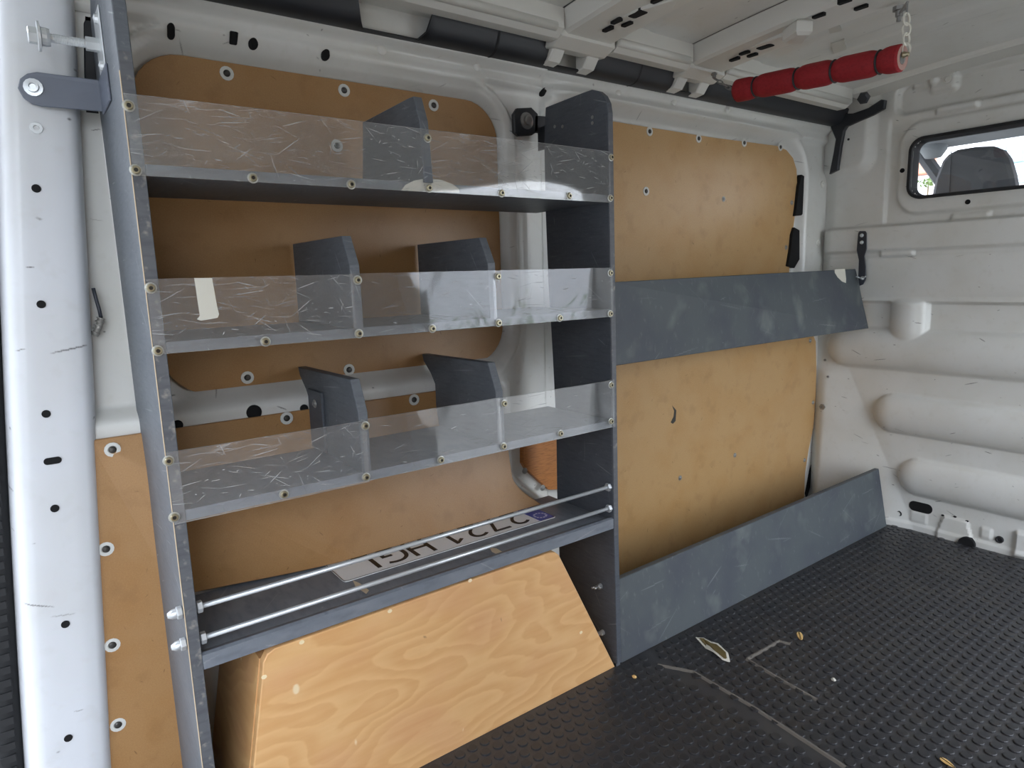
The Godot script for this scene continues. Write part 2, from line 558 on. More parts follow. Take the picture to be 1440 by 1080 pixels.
func wall_left() -> void:
	var z0 := -2.285; var z1 := 0.12; var y0 := -0.02; var y1 := 1.475
	var nu := 401; var nv := 250
	var am := sheet(nu, nv, func(i, j):
		var z := lerpf(z0, z1, float(i) / (nu - 1))
		var y := lerpf(y0, y1, float(j) / (nv - 1))
		return Vector3(wall_x(z, y), y, z), null, false)
	var w := struct("wall_left", null, null)
	part(w, "inner_skin", am, M.white_paint)
	var st := mb()
	box(st, Vector3(-0.42, -0.1, -2.3), Vector3(-0.36, 1.5, 0.16))
	part(w, "outer_skin", st, M.white_plain)
	# pressed holes in the cant rail
	for q in [[Vector2(-0.1148, 1.3458), 0.006, 0.011], [Vector2(-0.2156, 1.352), 0.0065, 0.0095], [Vector2(-0.2498, 1.3482), 0.0085, 0.0085], [Vector2(-0.3848, 1.3504), 0.0085, 0.0085], [Vector2(-0.9301, 1.3554), 0.0085, 0.0085]]:
		st = mb()
		xf = func(p): return Vector3(p.x + wall_x(p.z, p.y), p.y, p.z)
		prism(st, rrect(q[0].x - q[1], q[0].x + q[1], q[0].y - q[2], q[0].y + q[2], q[1] * (0.3 if q[2] > q[1] * 1.4 and q[1] < 0.0066 and q[2] < 0.01 else 0.95), 4), 0, -0.012, 0.0026)
		xf = null
		part(w, "hole", st, M.black_hole)
	# two upright slots beside the forward panel
	for q in [[Vector2(-2.0914, 1.2385), Vector2(-2.1238, 1.2309), Vector2(-2.1234, 1.119), Vector2(-2.1018, 1.1012), Vector2(-2.0613, 1.0976), Vector2(-2.0678, 1.1317), Vector2(-2.0763, 1.1994)], [Vector2(-2.0597, 1.0587), Vector2(-2.092, 1.0495), Vector2(-2.0996, 0.9481), Vector2(-2.0697, 0.9186), Vector2(-2.0287, 0.9266), Vector2(-2.0425, 0.9854), Vector2(-2.048, 1.0342)]]:
		st = mb()
		prism(st, q, 0, -0.306, -0.2885, 0.001)
		part(w, "slot", st, M.black_hole)
	# torn opening at the foot of the forward strip
	st = mb()
	xf = func(p): return Vector3(p.x + wall_x(p.z, p.y), p.y, p.z)
	prism(st, [Vector2(-2.3001, 0.2501), Vector2(-2.324, 0.2171), Vector2(-2.322, 0.1798), Vector2(-2.2911, 0.1103), Vector2(-2.26, 0.0471), Vector2(-2.2466, 0.021), Vector2(-2.2343, 0.047), Vector2(-2.258, 0.1344), Vector2(-2.2849, 0.1839), Vector2(-2.3141, 0.2102)], 0, -0.004, 0.0022)
	xf = null
	part(w, "opening", st, M.black_hole)
	# holes of the ledge below the rear window blank
	for q in [[Vector2(-0.185, 0.6796), 0.014], [Vector2(-0.0531, 0.6756), 0.009], [Vector2(-0.2804, 0.6733), 0.008]]:
		st = mb()
		prism(st, disc(q[1], 18, q[0]), 0, -0.27, wall_x(q[0].x, q[0].y) + 0.003)
		part(w, "hole", st, M.black_hole)
	# spot-weld dimples and seam along the cant rail
	for q in [Vector2(-0.5059, 1.3807), Vector2(-0.7393, 1.3839), Vector2(-1.1824, 1.3887), Vector2(-1.3997, 1.391), Vector2(-1.6338, 1.3957)]:
		st = mb(true)
		lathe(st, [Vector2(0.011, 0), Vector2(0.009, 0.004), Vector2(0.004, 0.006), Vector2(0, 0.0063)], facing(Vector3(1, 0.25, 0), Vector3(wall_x(q.x, q.y) - 0.001, q.y, q.x)))
		part(w, "dimple", st, M.white_plain)
	# screw ends on the forward strip
	for q in [Vector2(-2.2446, 1.2157), Vector2(-2.2336, 1.0084)]:
		st = mb()
		lathe(st, [Vector2(0.012, 0), Vector2(0.011, 0.003), Vector2(0.004, 0.003), Vector2(0.003, 0.001), Vector2(0, 0.001)], facing(Vector3.RIGHT, Vector3(-0.298, q.y, q.x)))
		part(w, "rivet_nut", st, M.white_plain)

func bulge(x: float, y: float, xl: float, y0: float, y1: float, h: float) -> float:
	var r := (y1 - y0) / 2
	var q := Vector2(minf(x - (xl + r), 0.0), y - (y0 + y1) / 2).length() / r
	return h * sqrt(maxf(0.0, 1.0 - q * q))

func front_h(x: float, y: float) -> float:
	var h := 0.0
	h = maxf(h, bulge(x, y, -0.268, 0.559, 0.701, 0.034))
	h = maxf(h, bulge(x, y, -0.086, 0.337, 0.472, 0.032))
	h = maxf(h, bulge(x, y, 0.012, 0.128, 0.256, 0.030))
	# the large half-round under the belt
	if y > 0.791:
		var s := smoothstep(-0.315, -0.25, x)
		if y < 0.944: h = maxf(h, 0.036 * sqrt(maxf(0, 1.0 - pow((0.944 - y) / 0.153, 2.0))) * s)
		elif y < 1.055: h = maxf(h, 0.036 * s)
		h = maxf(h, 0.018 * s)
	h -= 0.003 * bump(y - 0.944, 0.005)
	# the belt
	h += 0.014 * (1.0 - smoothstep(-0.004, 0.006, sd_rr(x, y, -0.285, 2.0, 0.969, 1.052, 0.018)))
	# upright half-round between the swages
	h = maxf(h, bulge(y, x, 0.64, -0.048, 0.074, 0.036) * (1.0 - smoothstep(0.79, 0.815, y)) if x > -0.048 and x < 0.074 else 0.0)
	# window surround and the pressed field above it
	if y > 1.05:
		h += 0.014 * (1.0 - smoothstep(-0.006, 0.006, sd_rr(x, y, -0.046, 2.0, 1.084, 1.375, 0.07)))
		h -= 0.022 * (1.0 - smoothstep(-0.006, 0.006, sd_rr(x, y, -0.066, 2.0, 1.408, 1.499, 0.03)))
		h += 0.012 * (1.0 - smoothstep(-0.004, 0.004, sd_rr(x, y, 0.058, 0.172, 1.386, 1.412, 0.006)))
		h += 0.012 * (1.0 - smoothstep(-0.004, 0.004, sd_rr(x, y, -0.023, 0.052, 1.484, 1.503, 0.006)))
		h += 0.018 * (1.0 - smoothstep(-0.008, 0.008, sd_rr(x, y, 0.03, 0.105, 1.458, 1.512, 0.012)))
		h += 0.007 * (1.0 - smoothstep(-0.003, 0.003, sd_rr(x, y, 0.122, 0.225, 1.05, 1.074, 0.004)))
		h -= 0.007 * smoothstep(-0.088, -0.078, x) * (1.0 - smoothstep(1.37, 1.41, y))
		# boxed cover of the corner post
		h += 0.022 * (1.0 - smoothstep(-0.03, 0.012, sd_rr(x, y, -0.36, -0.128, 1.235, 1.6, 0.06)))
	h += 0.007 * (1.0 - smoothstep(-0.003, 0.003, sd_rr(x, y, -0.078, 0.026, 0.948, 0.966, 0.004)))
	# flared gusset at the lower left
	if y < 0.57:
		var g := (-0.192 + (0.563 - y) * 0.477) - x
		h = maxf(h, clampf(g, 0, 0.3) * 0.17 * smoothstep(-0.33, -0.25, x) * smoothstep(0.57, 0.52, y))
	# foot: flange, hatch and pads
	h += 0.005 * (1.0 - smoothstep(0.022, 0.026, y))
	var hw := lerpf(0.052, 0.036, clampf((y - 0.02) / 0.055, 0, 1))
	if y < 0.078 and absf(x - 0.198) < hw: h += 0.006
	h += 0.004 * (1.0 - smoothstep(-0.002, 0.002, sd_rr(x, y, 0.272, 0.304, 0.035, 0.07, 0.003)))
	h += 0.012 * (1.0 - smoothstep(-0.004, 0.004, sd_rr(x, y, 0.366, 0.46, 0.005, 0.085, 0.006)))
	h += 0.003 * (1.0 - smoothstep(-0.002, 0.002, sd_rr(x, y, 0.06, 0.112, 0.03, 0.066, 0.003)))
	return h

const WIN := [-0.004, 0.62, 1.137, 1.318, 0.036]

func wall_front() -> void:
	var x0 := -0.345; var x1 := 1.37; var y0 := -0.02; var y1 := 1.56
	var nu := 344; var nv := 317
	var w := struct("wall_front", null, null)
	var am := sheet(nu, nv, func(i, j):
		var x := lerpf(x0, x1, float(i) / (nu - 1))
		var y := lerpf(y0, y1, float(j) / (nv - 1))
		return Vector3(x, y, ZB - 0.006 + front_h(x, y)), func(p): return sd_rr(p.x, p.y, WIN[0], WIN[1], WIN[2], WIN[3], WIN[4]) > -0.004, false)
	part(w, "inner_skin", am, M.white_paint)
	var st := mb()
	box(st, Vector3(-0.42, -0.1, -2.335), Vector3(-0.02, 1.6, -2.315))
	box(st, Vector3(0.66, -0.1, -2.335), Vector3(1.45, 1.6, -2.315))
	box(st, Vector3(-0.02, -0.1, -2.335), Vector3(0.66, 1.12, -2.315))
	box(st, Vector3(-0.02, 1.335, -2.335), Vector3(0.66, 1.6, -2.315))
	part(w, "cab_side_skin", st, M.cab_grey)
	# grommets and holes
	for q in [[Vector2(-0.0308, 1.2273), 0.0075], [Vector2(0.1678, 1.106), 0.0075], [Vector2(-0.2083, 1.3554), 0.004]]:
		st = mb()
		prism(st, disc(q[1], 16, q[0]), 2, ZB - 0.02, ZB + front_h(q[0].x, q[0].y) + 0.0005 - 0.005)
		part(w, "hole", st, M.black_hole)
	for q in [Vector2(0.0213, 0.0452), Vector2(0.3254, 0.0433)]:
		st = mb()
		lathe(st, [Vector2(0.0115, -0.004), Vector2(0.0115, 0.0025), Vector2(0.008, 0.004), Vector2(0.005, 0.0015), Vector2(0, 0.0025)], facing(Vector3.BACK, Vector3(q.x, q.y, ZB - 0.004)))
		part(w, "grommet", st, M.seal_rubber)
	st = mb()
	prism(st, rrect(0.053, 0.127, 0.069, 0.104, 0.0165, 6), 2, ZB - 0.02, ZB - 0.0045)
	part(w, "oval_hole", st, M.black_hole)
	st = mb()
	prism(st, disc(0.024, 24, Vector2(0.240, 0.004), 1.0), 2, ZB - 0.01, ZB + 0.0125)
	part(w, "hole", st, M.black_hole)
	for q in [[0.160, 0.078], [0.232, 0.078], [0.196, 0.083]]:
		st = mb()
		prism(st, disc(0.005, 8, Vector2(q[0], q[1]), 0.6), 2, ZB - 0.01, ZB - 0.003)
		part(w, "hole", st, M.black_hole)
	# rivet nuts of the left flange
	for q in [Vector2(-0.2642, 0.3948), Vector2(-0.2756, 0.571), Vector2(-0.2533, 0.5109)]:
		st = mb()
		var big: bool = q.y < 0.45
		lathe(st, [Vector2(0.012 if big else 0.005, 0), Vector2(0.0115 if big else 0.004, 0.004), Vector2(0.005 if big else 0.002, 0.004), Vector2(0.004 if big else 0.001, 0.001), Vector2(0, 0.001)], facing(Vector3.BACK, Vector3(q.x, q.y, ZB - 0.006 + front_h(q.x, q.y))), 6 if big else 10)
		part(w, "rivet_nut", st, M.dull_steel)
	# screw under the header
	var sp: Vector2 = Vector2(0.0827, 1.4869)
	st = mb()
	lathe(st, [Vector2(0.012, 0), Vector2(0.012, 0.003), Vector2(0.008, 0.004), Vector2(0.0075, 0.0015), Vector2(0, 0.0015)], facing(Vector3.BACK, Vector3(sp.x, sp.y, ZB - 0.004 + front_h(sp.x, sp.y))))
	part(w, "screw", st, M.white_plain)
	# the window
	var win := struct("window_1", null, null)
	st = mb()
	var ro := rrect(WIN[0] - 0.011, WIN[1] + 0.011, WIN[2] - 0.011, WIN[3] + 0.011, WIN[4] + 0.011, 8)
	var ri := rrect(WIN[0] + 0.007, WIN[1] - 0.007, WIN[2] + 0.007, WIN[3] - 0.007, WIN[4] - 0.007, 8)
	for k in ro.size():
		var n := (k + 1) % ro.size()
		var out := Vector3(ro[k].x - ri[k].x, ro[k].y - ri[k].y, 0)
		var za := ZB - 0.02
		var zf := ZB + 0.030
		var mo := ro[k].lerp(ri[k], 0.25); var mo2 := ro[n].lerp(ri[n], 0.25)
		var mi := ro[k].lerp(ri[k], 0.75); var mi2 := ro[n].lerp(ri[n], 0.75)
		quad(st, Vector3(ro[k].x, ro[k].y, za), Vector3(ro[n].x, ro[n].y, za), Vector3(mo2.x, mo2.y, zf), Vector3(mo.x, mo.y, zf), out)
		quad(st, Vector3(mo.x, mo.y, zf), Vector3(mo2.x, mo2.y, zf), Vector3(mi2.x, mi2.y, zf), Vector3(mi.x, mi.y, zf), Vector3.BACK)
		quad(st, Vector3(mi.x, mi.y, zf), Vector3(mi2.x, mi2.y, zf), Vector3(ri[n].x, ri[n].y, za), Vector3(ri[k].x, ri[k].y, za), -out)
	part(win, "rubber_gasket", st, M.seal_rubber)
	st = mb()
	prism(st, rrect(WIN[0], WIN[1], WIN[2], WIN[3], WIN[4], 6), 2, ZB - 0.012, ZB - 0.008)
	part(win, "pane", st, M.pane_glass)

func crown(x: float) -> float:
	return 0.035 * (1.0 - pow((x - 0.53) / 0.70, 2.0))

func roof_skin(x: float, z: float) -> float:
	var y := 1.492 + crown(x)
	# shallow stiffening steps across the van
	for s in [-0.35, -0.62, -1.16, -1.62, -1.78, -1.93]:
		y += 0.0035 * (smoothstep(s - 0.008, s + 0.008, z) - smoothstep(s + 0.062, s + 0.078, z))
	return y

func ceiling() -> void:
	var c := struct("ceiling", null, null)
	var nu := 60; var nv := 330
	# section: up from the cant rail, over the rolled edge and across
	var xs := []
	for i in nu: xs.append(lerpf(-0.178, 1.24, pow(float(i) / (nu - 1), 1.0)))
	part(c, "roof_skin", sheet(nu, nv, func(i, j):
		var z := lerpf(-2.30, 0.26, float(j) / (nv - 1))
		return Vector3(xs[i], roof_skin(xs[i], z), z)), M.white_paint)
	var st := mb()
	for side in [[-0.15, -1.0], [1.21, 1.0]]:
		# gutter between the roof and the cant rail
		var pr := [Vector2(0, 1.452), Vector2(0.022, 1.437), Vector2(0.05, 1.437), Vector2(0.085, 1.452), Vector2(0.16, 1.456), Vector2(0.16, 1.50), Vector2(0, 1.50)]
		var pl := PackedVector2Array()
		for p in pr: pl.append(Vector2(side[0] + side[1] * p.x, p.y))
		for g in [[0.24, -0.884], [-1.056, -1.324], [-1.476, -2.14]]: prism(st, pl, 2, g[0], g[1])
	part(c, "gutter", st, M.white_plain)
	st = mb()
	box(st, Vector3(-0.42, 1.56, -2.34), Vector3(1.46, 1.60, 0.26))
	box(st, Vector3(-0.42, 1.47, -2.34), Vector3(-0.30, 1.60, 0.26))
	box(st, Vector3(1.34, 1.47, -2.34), Vector3(1.46, 1.60, 0.26))
	part(c, "outer_skin", st, M.white_plain)
	# rolled edge rail, interrupted by the bows
	for s in [[0.2, -0.865], [-1.055, -1.315], [-1.475, -2.13]]:
		st = mb(true)
		rod(st, Vector3(-0.156, 1.455, s[0]), Vector3(-0.156, 1.455, s[1]), 0.010)
		part(c, "edge_rail", st, M.white_plain)
	# bows
	for b in [[-1.045, -0.895, 1.447], [-1.465, -1.335, 1.447], [-2.26, -2.145, 1.478]]:
		var sec := [Vector2(b[0] - 0.014, 1.50), Vector2(b[0], b[2] + 0.006), Vector2(b[0] + 0.008, b[2]), Vector2(b[1] - 0.008, b[2]), Vector2(b[1], b[2] + 0.006), Vector2(b[1] + 0.010, 1.50)]
		st = mb()
		var n := 24
		for k in n:
			var xa := lerpf(-0.172, 1.23, float(k) / n)
			var xb := lerpf(-0.172, 1.23, float(k + 1) / n)
			for i in 5:
				var e: Vector2 = sec[i + 1] - sec[i]
				quad(st, Vector3(xa, sec[i].y + crown(xa), sec[i].x), Vector3(xb, sec[i].y + crown(xb), sec[i].x), Vector3(xb, sec[i + 1].y + crown(xb), sec[i + 1].x), Vector3(xa, sec[i + 1].y + crown(xa), sec[i + 1].x), Vector3(0, -absf(e.x) - 0.001, -e.y if i < 2 else -e.y))
		var bow := part(c, "roof_bow", st, M.white_plain)
		if b[2] > 1.46: continue
		# end bracket: a boxed shoulder with two legs down to the cant rail
		st = mb()
		var zc: float = (b[0] + b[1]) / 2
		prism(st, [Vector2(-0.160, 1.50), Vector2(-0.160, 1.441), Vector2(-0.195, 1.428), Vector2(-0.225, 1.430), Vector2(-0.25, 1.50)], 2, b[0] - 0.008, b[1] + 0.010, 0.003)
		for s in [-1, 1]:
			var zz: float = zc + s * (b[1] - b[0]) * 0.36
			prism(st, [Vector2(-0.195, 1.44), Vector2(-0.222, 1.406), Vector2(-0.25, 1.402), Vector2(-0.25, 1.444)], 2, zz - 0.019, zz + 0.019, 0.003)
		part(bow, "end_bracket", st, M.white_plain)
	for g in [[-0.884, 0.018], [-1.322, 0.018]]:
		st = mb()
		for k in 20:
			var xa := lerpf(-0.165, 1.2, k / 20.0)
			var xb := lerpf(-0.165, 1.2, (k + 1) / 20.0)
			var yy := 1.4915
			quad(st, Vector3(xa, yy + crown(xa), g[0]), Vector3(xb, yy + crown(xb), g[0]), Vector3(xb, yy + crown(xb), g[0] + 0.004), Vector3(xa, yy + crown(xa), g[0] + 0.004), Vector3.DOWN)
		part(c, "sealant_gap", st, M.black_plastic)
	st = mb()
	box(st, Vector3(0.20, 1.490 + crown(0.24), -1.335), Vector3(0.285, 1.494 + crown(0.24), -1.317), 0.001)
	part(c, "slot", st, M.black_hole)
	# punched slots in the flats of the two bows
	for q in [Vector2(-0.1003, -0.9684), Vector2(-0.0631, -0.9572), Vector2(-0.0625, -0.9893), Vector2(0.0053, -0.9777), Vector2(0.0445, -0.9637), Vector2(0.0464, -0.994), Vector2(-0.0825, -1.4037), Vector2(-0.0447, -1.3911), Vector2(-0.0442, -1.4237), Vector2(0.0262, -1.4064), Vector2(0.0618, -1.3975), Vector2(0.0643, -1.43), Vector2(0.1686, -1.3541), Vector2(0.2365, -1.3333), Vector2(0.2394, -1.3975)]:
		st = mb()
		var y := 1.447 + crown(q.x)
		prism(st, rrect(q.x - 0.014, q.x + 0.014, q.y - 0.0065, q.y + 0.0065, 0.003, 3), 1, y - (0.0052 if q.x < 0.25 else 0.0008), y + 0.004)
		part(c, "slot", st, M.black_hole)
	for q in [Vector2(-0.016, -0.9727), Vector2(0.0057, -1.4024)]:
		st = mb()
		var y := 1.447 + crown(q.x)
		prism(st, rrect(q.x - 0.02, q.x + 0.02, q.y - 0.012, q.y + 0.012, 0.006, 3), 1, y - 0.0052, y + 0.004)
		part(c, "slot", st, M.black_hole)
	for q in [[Vector2(-0.1224, -0.9572), Vector2(-0.0162, -0.9578), Vector2(0.0854, -0.9823), Vector2(0.0444, -1.0118), Vector2(-0.0492, -1.0266), Vector2(-0.135, -0.9959)], [Vector2(-0.1138, -1.3963), Vector2(0.0124, -1.374), Vector2(0.1127, -1.3721), Vector2(0.0783, -1.4435), Vector2(-0.0048, -1.4465), Vector2(-0.1014, -1.4397)]]:
		st = mb()
		var y := 1.447 + crown(q[1].x)
		prism(st, q, 1, y - 0.0045, y + 0.006, 0.002)
		part(c, "pressed_pad", st, M.white_plain)
	# damping pads stuck to the skin
	for q in [[Vector2(0.0709, -1.5708), Vector2(0.0972, -1.576), Vector2(0.065, -1.6595), Vector2(0.0321, -1.6572)], [Vector2(0.0231, -1.6742), Vector2(0.0574, -1.6779), Vector2(0.0215, -1.7596), Vector2(-0.0172, -1.765)]]:
		st = mb()
		var y: float = roof_skin(q[0].x, q[0].y)
		prism(st, q, 1, y - 0.0022, y + 0.004)
		part(c, "damping_pad", st, M.pad_grey)
	# raised block at the inner end of the second row of slots
	var bl: Array = [Vector2(0.0805, -1.3549), Vector2(0.1345, -1.3233), Vector2(0.1545, -1.3556), Vector2(0.095, -1.4147)]
	st = mb()
	prism(st, bl, 1, 1.436, 1.47, 0.006)
	part(c, "pressed_block", st, M.white_plain)

func wall_right() -> void:
	var w := struct("wall_right", null, null)
	var st := mb()
	box(st, Vector3(1.36, -0.05, -1.20), Vector3(1.44, 1.50, 0.25))
	box(st, Vector3(1.36, 1.30, -2.18), Vector3(1.44, 1.50, -1.20))
	box(st, Vector3(1.36, -0.05, -2.33), Vector3(1.44, 1.50, -2.18))
	part(w, "body_side", st, M.white_plain)
	st = mb()
	prism(st, rrect(-1.12, 0.2, 0.03, 1.28, 0.08), 0, 1.352, 1.36, 0.002)
	part(w, "lining_board", st, M.hardboard_dark)

func rear_pillar() -> void:
	# rear left body pillar: lofted section that leans forward with height
	var ys := []
	for k in 29: ys.append(lerpf(-0.06, 1.52, k / 28.0))
	var zr := func(y): return 0.1162 - 0.068 * y
	var zl := func(y): return 0.228 - 0.066 * y - 0.014 * y * y
	var sec := func(y, i):
		var a: float = zr.call(y)
		var b: float = zl.call(y)
		var pts := [Vector2(-0.335, a + 0.0), Vector2(-0.305, a - 0.002), Vector2(-0.275, a - 0.002), Vector2(-0.255, a + 0.001), Vector2(-0.243, a + 0.007), Vector2(-0.237, a + 0.018), Vector2(-0.235, a + 0.040),
			Vector2(-0.234, b - 0.03), Vector2(-0.2335, b - 0.018), Vector2(-0.2345, b - 0.008), Vector2(-0.240, b), Vector2(-0.249, b + 0.006), Vector2(-0.27, b + 0.012), Vector2(-0.36, b + 0.022)]
		return pts[i]
	var am := sheet(14, ys.size(), func(i, j):
		var q: Vector2 = sec.call(ys[j], i)
		return Vector3(q.x, ys[j], q.y))
	var t := struct("trim_1", null, null)
	t.set_meta("label", "white rear body pillar with a column of punched holes")
	part(t, "pillar_skin", am, M.white_pillar)
	var st: SurfaceTool
	for q in [Vector2(0.1055, 1.0709), Vector2(0.1198, 0.8974), Vector2(0.1335, 0.7269), Vector2(0.1402, 0.573), Vector2(0.1487, 0.3757), Vector2(0.1676, 0.1768)]:
		st = mb()
		prism(st, disc(0.0062, 14, q), 0, -0.244, -0.2333)
		part(t, "hole", st, M.black_hole)
	var s: Vector2 = Vector2(0.134, 0.6508)
	st = mb()
	prism(st, rrect(s.x - 0.012, s.x + 0.012, s.y - 0.0055, s.y + 0.0055, 0.0054, 5), 0, -0.244, -0.2333)
	part(t, "slot", st, M.black_hole)
	var n: Vector2 = Vector2(0.095, 1.1591)
	st = mb()
	lathe(st, [Vector2(0.0085, 0), Vector2(0.008, 0.002), Vector2(0.004, 0.002), Vector2(0.0035, -0.001), Vector2(0, -0.001)], facing(Vector3.RIGHT, Vector3(-0.2345, n.y, n.x)))
	part(t, "rivet_nut", st, M.zinc)
	# door seal
	var pts := []
	for y in ys: pts.append(Vector3(-0.288, y, zl.call(y) + 0.034))
	st = mb(true)
	tube(st, pts, 0.021, 10)
	var seal := part(self, "door_seal", st, M.seal_rubber)
	tag(seal, "black ribbed rubber door seal down the outer edge of the white pillar", "seal")
	st = mb()
	for y in range(0, 44):
		var yy := 0.02 + y * 0.022
		box(st, Vector3(-0.2685, yy, zl.call(yy) + 0.022), Vector3(-0.2645, yy + 0.012, zl.call(yy) + 0.044), 0.001)
	var ribs := part(seal, "seal_ribs", st, M.seal_rubber)
	ribs.set_meta("kind", "stuff")
	# unseen raised tailgate, added to keep sky light off the rear pillar
	st = mb()
	prism(st, [Vector2(0.27, 1.53), Vector2(0.27, 1.61), Vector2(1.55, 1.93), Vector2(1.60, 1.88), Vector2(1.58, 1.82)], 0, -0.40, 1.44, 0.01)
	var d := struct("added_door_1", null, null)
	part(d, "leaf", st, M.white_plain)
	st = mb()
	prism(st, [Vector2(0.40, 1.55), Vector2(0.40, 1.565), Vector2(1.45, 1.80), Vector2(1.45, 1.785)], 0, -0.30, 1.34, 0.003)
	part(d, "lining_board", st, M.cab_dark)

func floor_mat() -> void:
	var f := struct("floor", null, null)
	var st := mb()
	box(st, Vector3(-0.36, -0.06, -2.30), Vector3(1.37, -0.004, 0.26))
	part(f, "deck", st, M.black_plastic)
	st = mb()
	box(st, Vector3(-0.30, -0.004, -0.98), Vector3(1.36, 0.0, 0.25))
	part(f, "rubber_mat", st, M.rubber)
	st = mb()
	box(st, Vector3(-0.30, -0.004, -2.275), Vector3(1.36, 0.0, -0.98))
	part(f, "rubber_mat", st, M.rubber)
	# studs: the nearest ones are parts, the rest one part
	var stud := mb(false)
	lathe(stud, [Vector2(0.0108, -0.0005), Vector2(0.0103, 0.0022), Vector2(0.0094, 0.0029), Vector2(0, 0.0030)], Transform3D.IDENTITY, 14)
	var sm := finish(stud)
	var eye := Vector3(1.022, 0.92, 0.146)
	var spots := []
	var pitch := 0.0289
	var row := 0
	var x := 0.018
	while x < 1.35:
		var z := -2.26 + (pitch / 2 if row % 2 else 0.0)
		while z < 0.1:
			if absf(z + 0.9815) > 0.012: spots.append(Vector3(x, 0, z))
			z += pitch
		x += pitch * 0.866
		row += 1
	var inside := []
	var rest := []
	for p in spots:
		# in the frame: right of the wheel box, below and left of the frame's edges
		if p.z < -0.30 - 0.95 * p.x + 0.12 and p.z > -1.25 - (0.70 - p.x) * 1.5 and p.z < -0.36 - p.x * 1.0: inside.append(p)
		else: rest.append(p)
	inside.sort_custom(func(a, b): return a.distance_squared_to(eye) < b.distance_squared_to(eye))
	for k in inside.size():
		if k < 300: placed(f, "stud", sm, M.rubber_stud, Transform3D(Basis(), inside[k]))
		else: rest.append(inside[k])
	var mm := MultiMesh.new()
	mm.transform_format = MultiMesh.TRANSFORM_3D
	mm.mesh = sm
	mm.instance_count = rest.size()
	for k in rest.size(): mm.set_instance_transform(k, Transform3D(Basis(), rest[k]))
	var mi := MultiMeshInstance3D.new()
	mi.multimesh = mm
	mi.material_override = M.rubber_stud
	put(f, mi, "studs")
	mi.set_meta("kind", "stuff")
	# dusty worn lines pressed into the mat
	for l in [[Vector3(0.0569, 0, -0.9669), Vector3(0.1275, 0, -1.0088), Vector3(0.2886, 0, -1.0049), Vector3(0.4958, 0, -0.9848)], [Vector3(0.1741, 0, -1.1481), Vector3(0.1783, 0, -1.276), Vector3(0.2041, 0, -1.2871)], [Vector3(0.1741, 0, -1.1481), Vector3(0.2733, 0, -1.1368), Vector3(0.3599, 0, -1.1312)]]:
		st = mb()
		for i in l.size() - 1:
			var d: Vector3 = (l[i + 1] - l[i]).normalized()
			var s := Vector3(-d.z, 0, d.x) * 0.006
			var u := Vector3(0, 0.0032, 0)
			quad(st, l[i] - s, l[i + 1] - s, l[i + 1] - s * 0.3 + u, l[i] - s * 0.3 + u, Vector3.UP - s)
			quad(st, l[i] - s * 0.3 + u, l[i + 1] - s * 0.3 + u, l[i + 1] + s * 0.3 + u, l[i] + s * 0.3 + u, Vector3.UP)
			quad(st, l[i] + s, l[i + 1] + s, l[i + 1] + s * 0.3 + u, l[i] + s * 0.3 + u, Vector3.UP + s)
		part(f, "mat_seam", st, M.seam_dust)

# ------------------------------------------------------------------ linings
func rivets(panel: Node, pts: Array, x: float, mesh: ArrayMesh) -> void:
	for q in pts:
		placed(panel, "rivet", mesh, null, facing(Vector3.RIGHT, Vector3(x, q.y, q.x)))

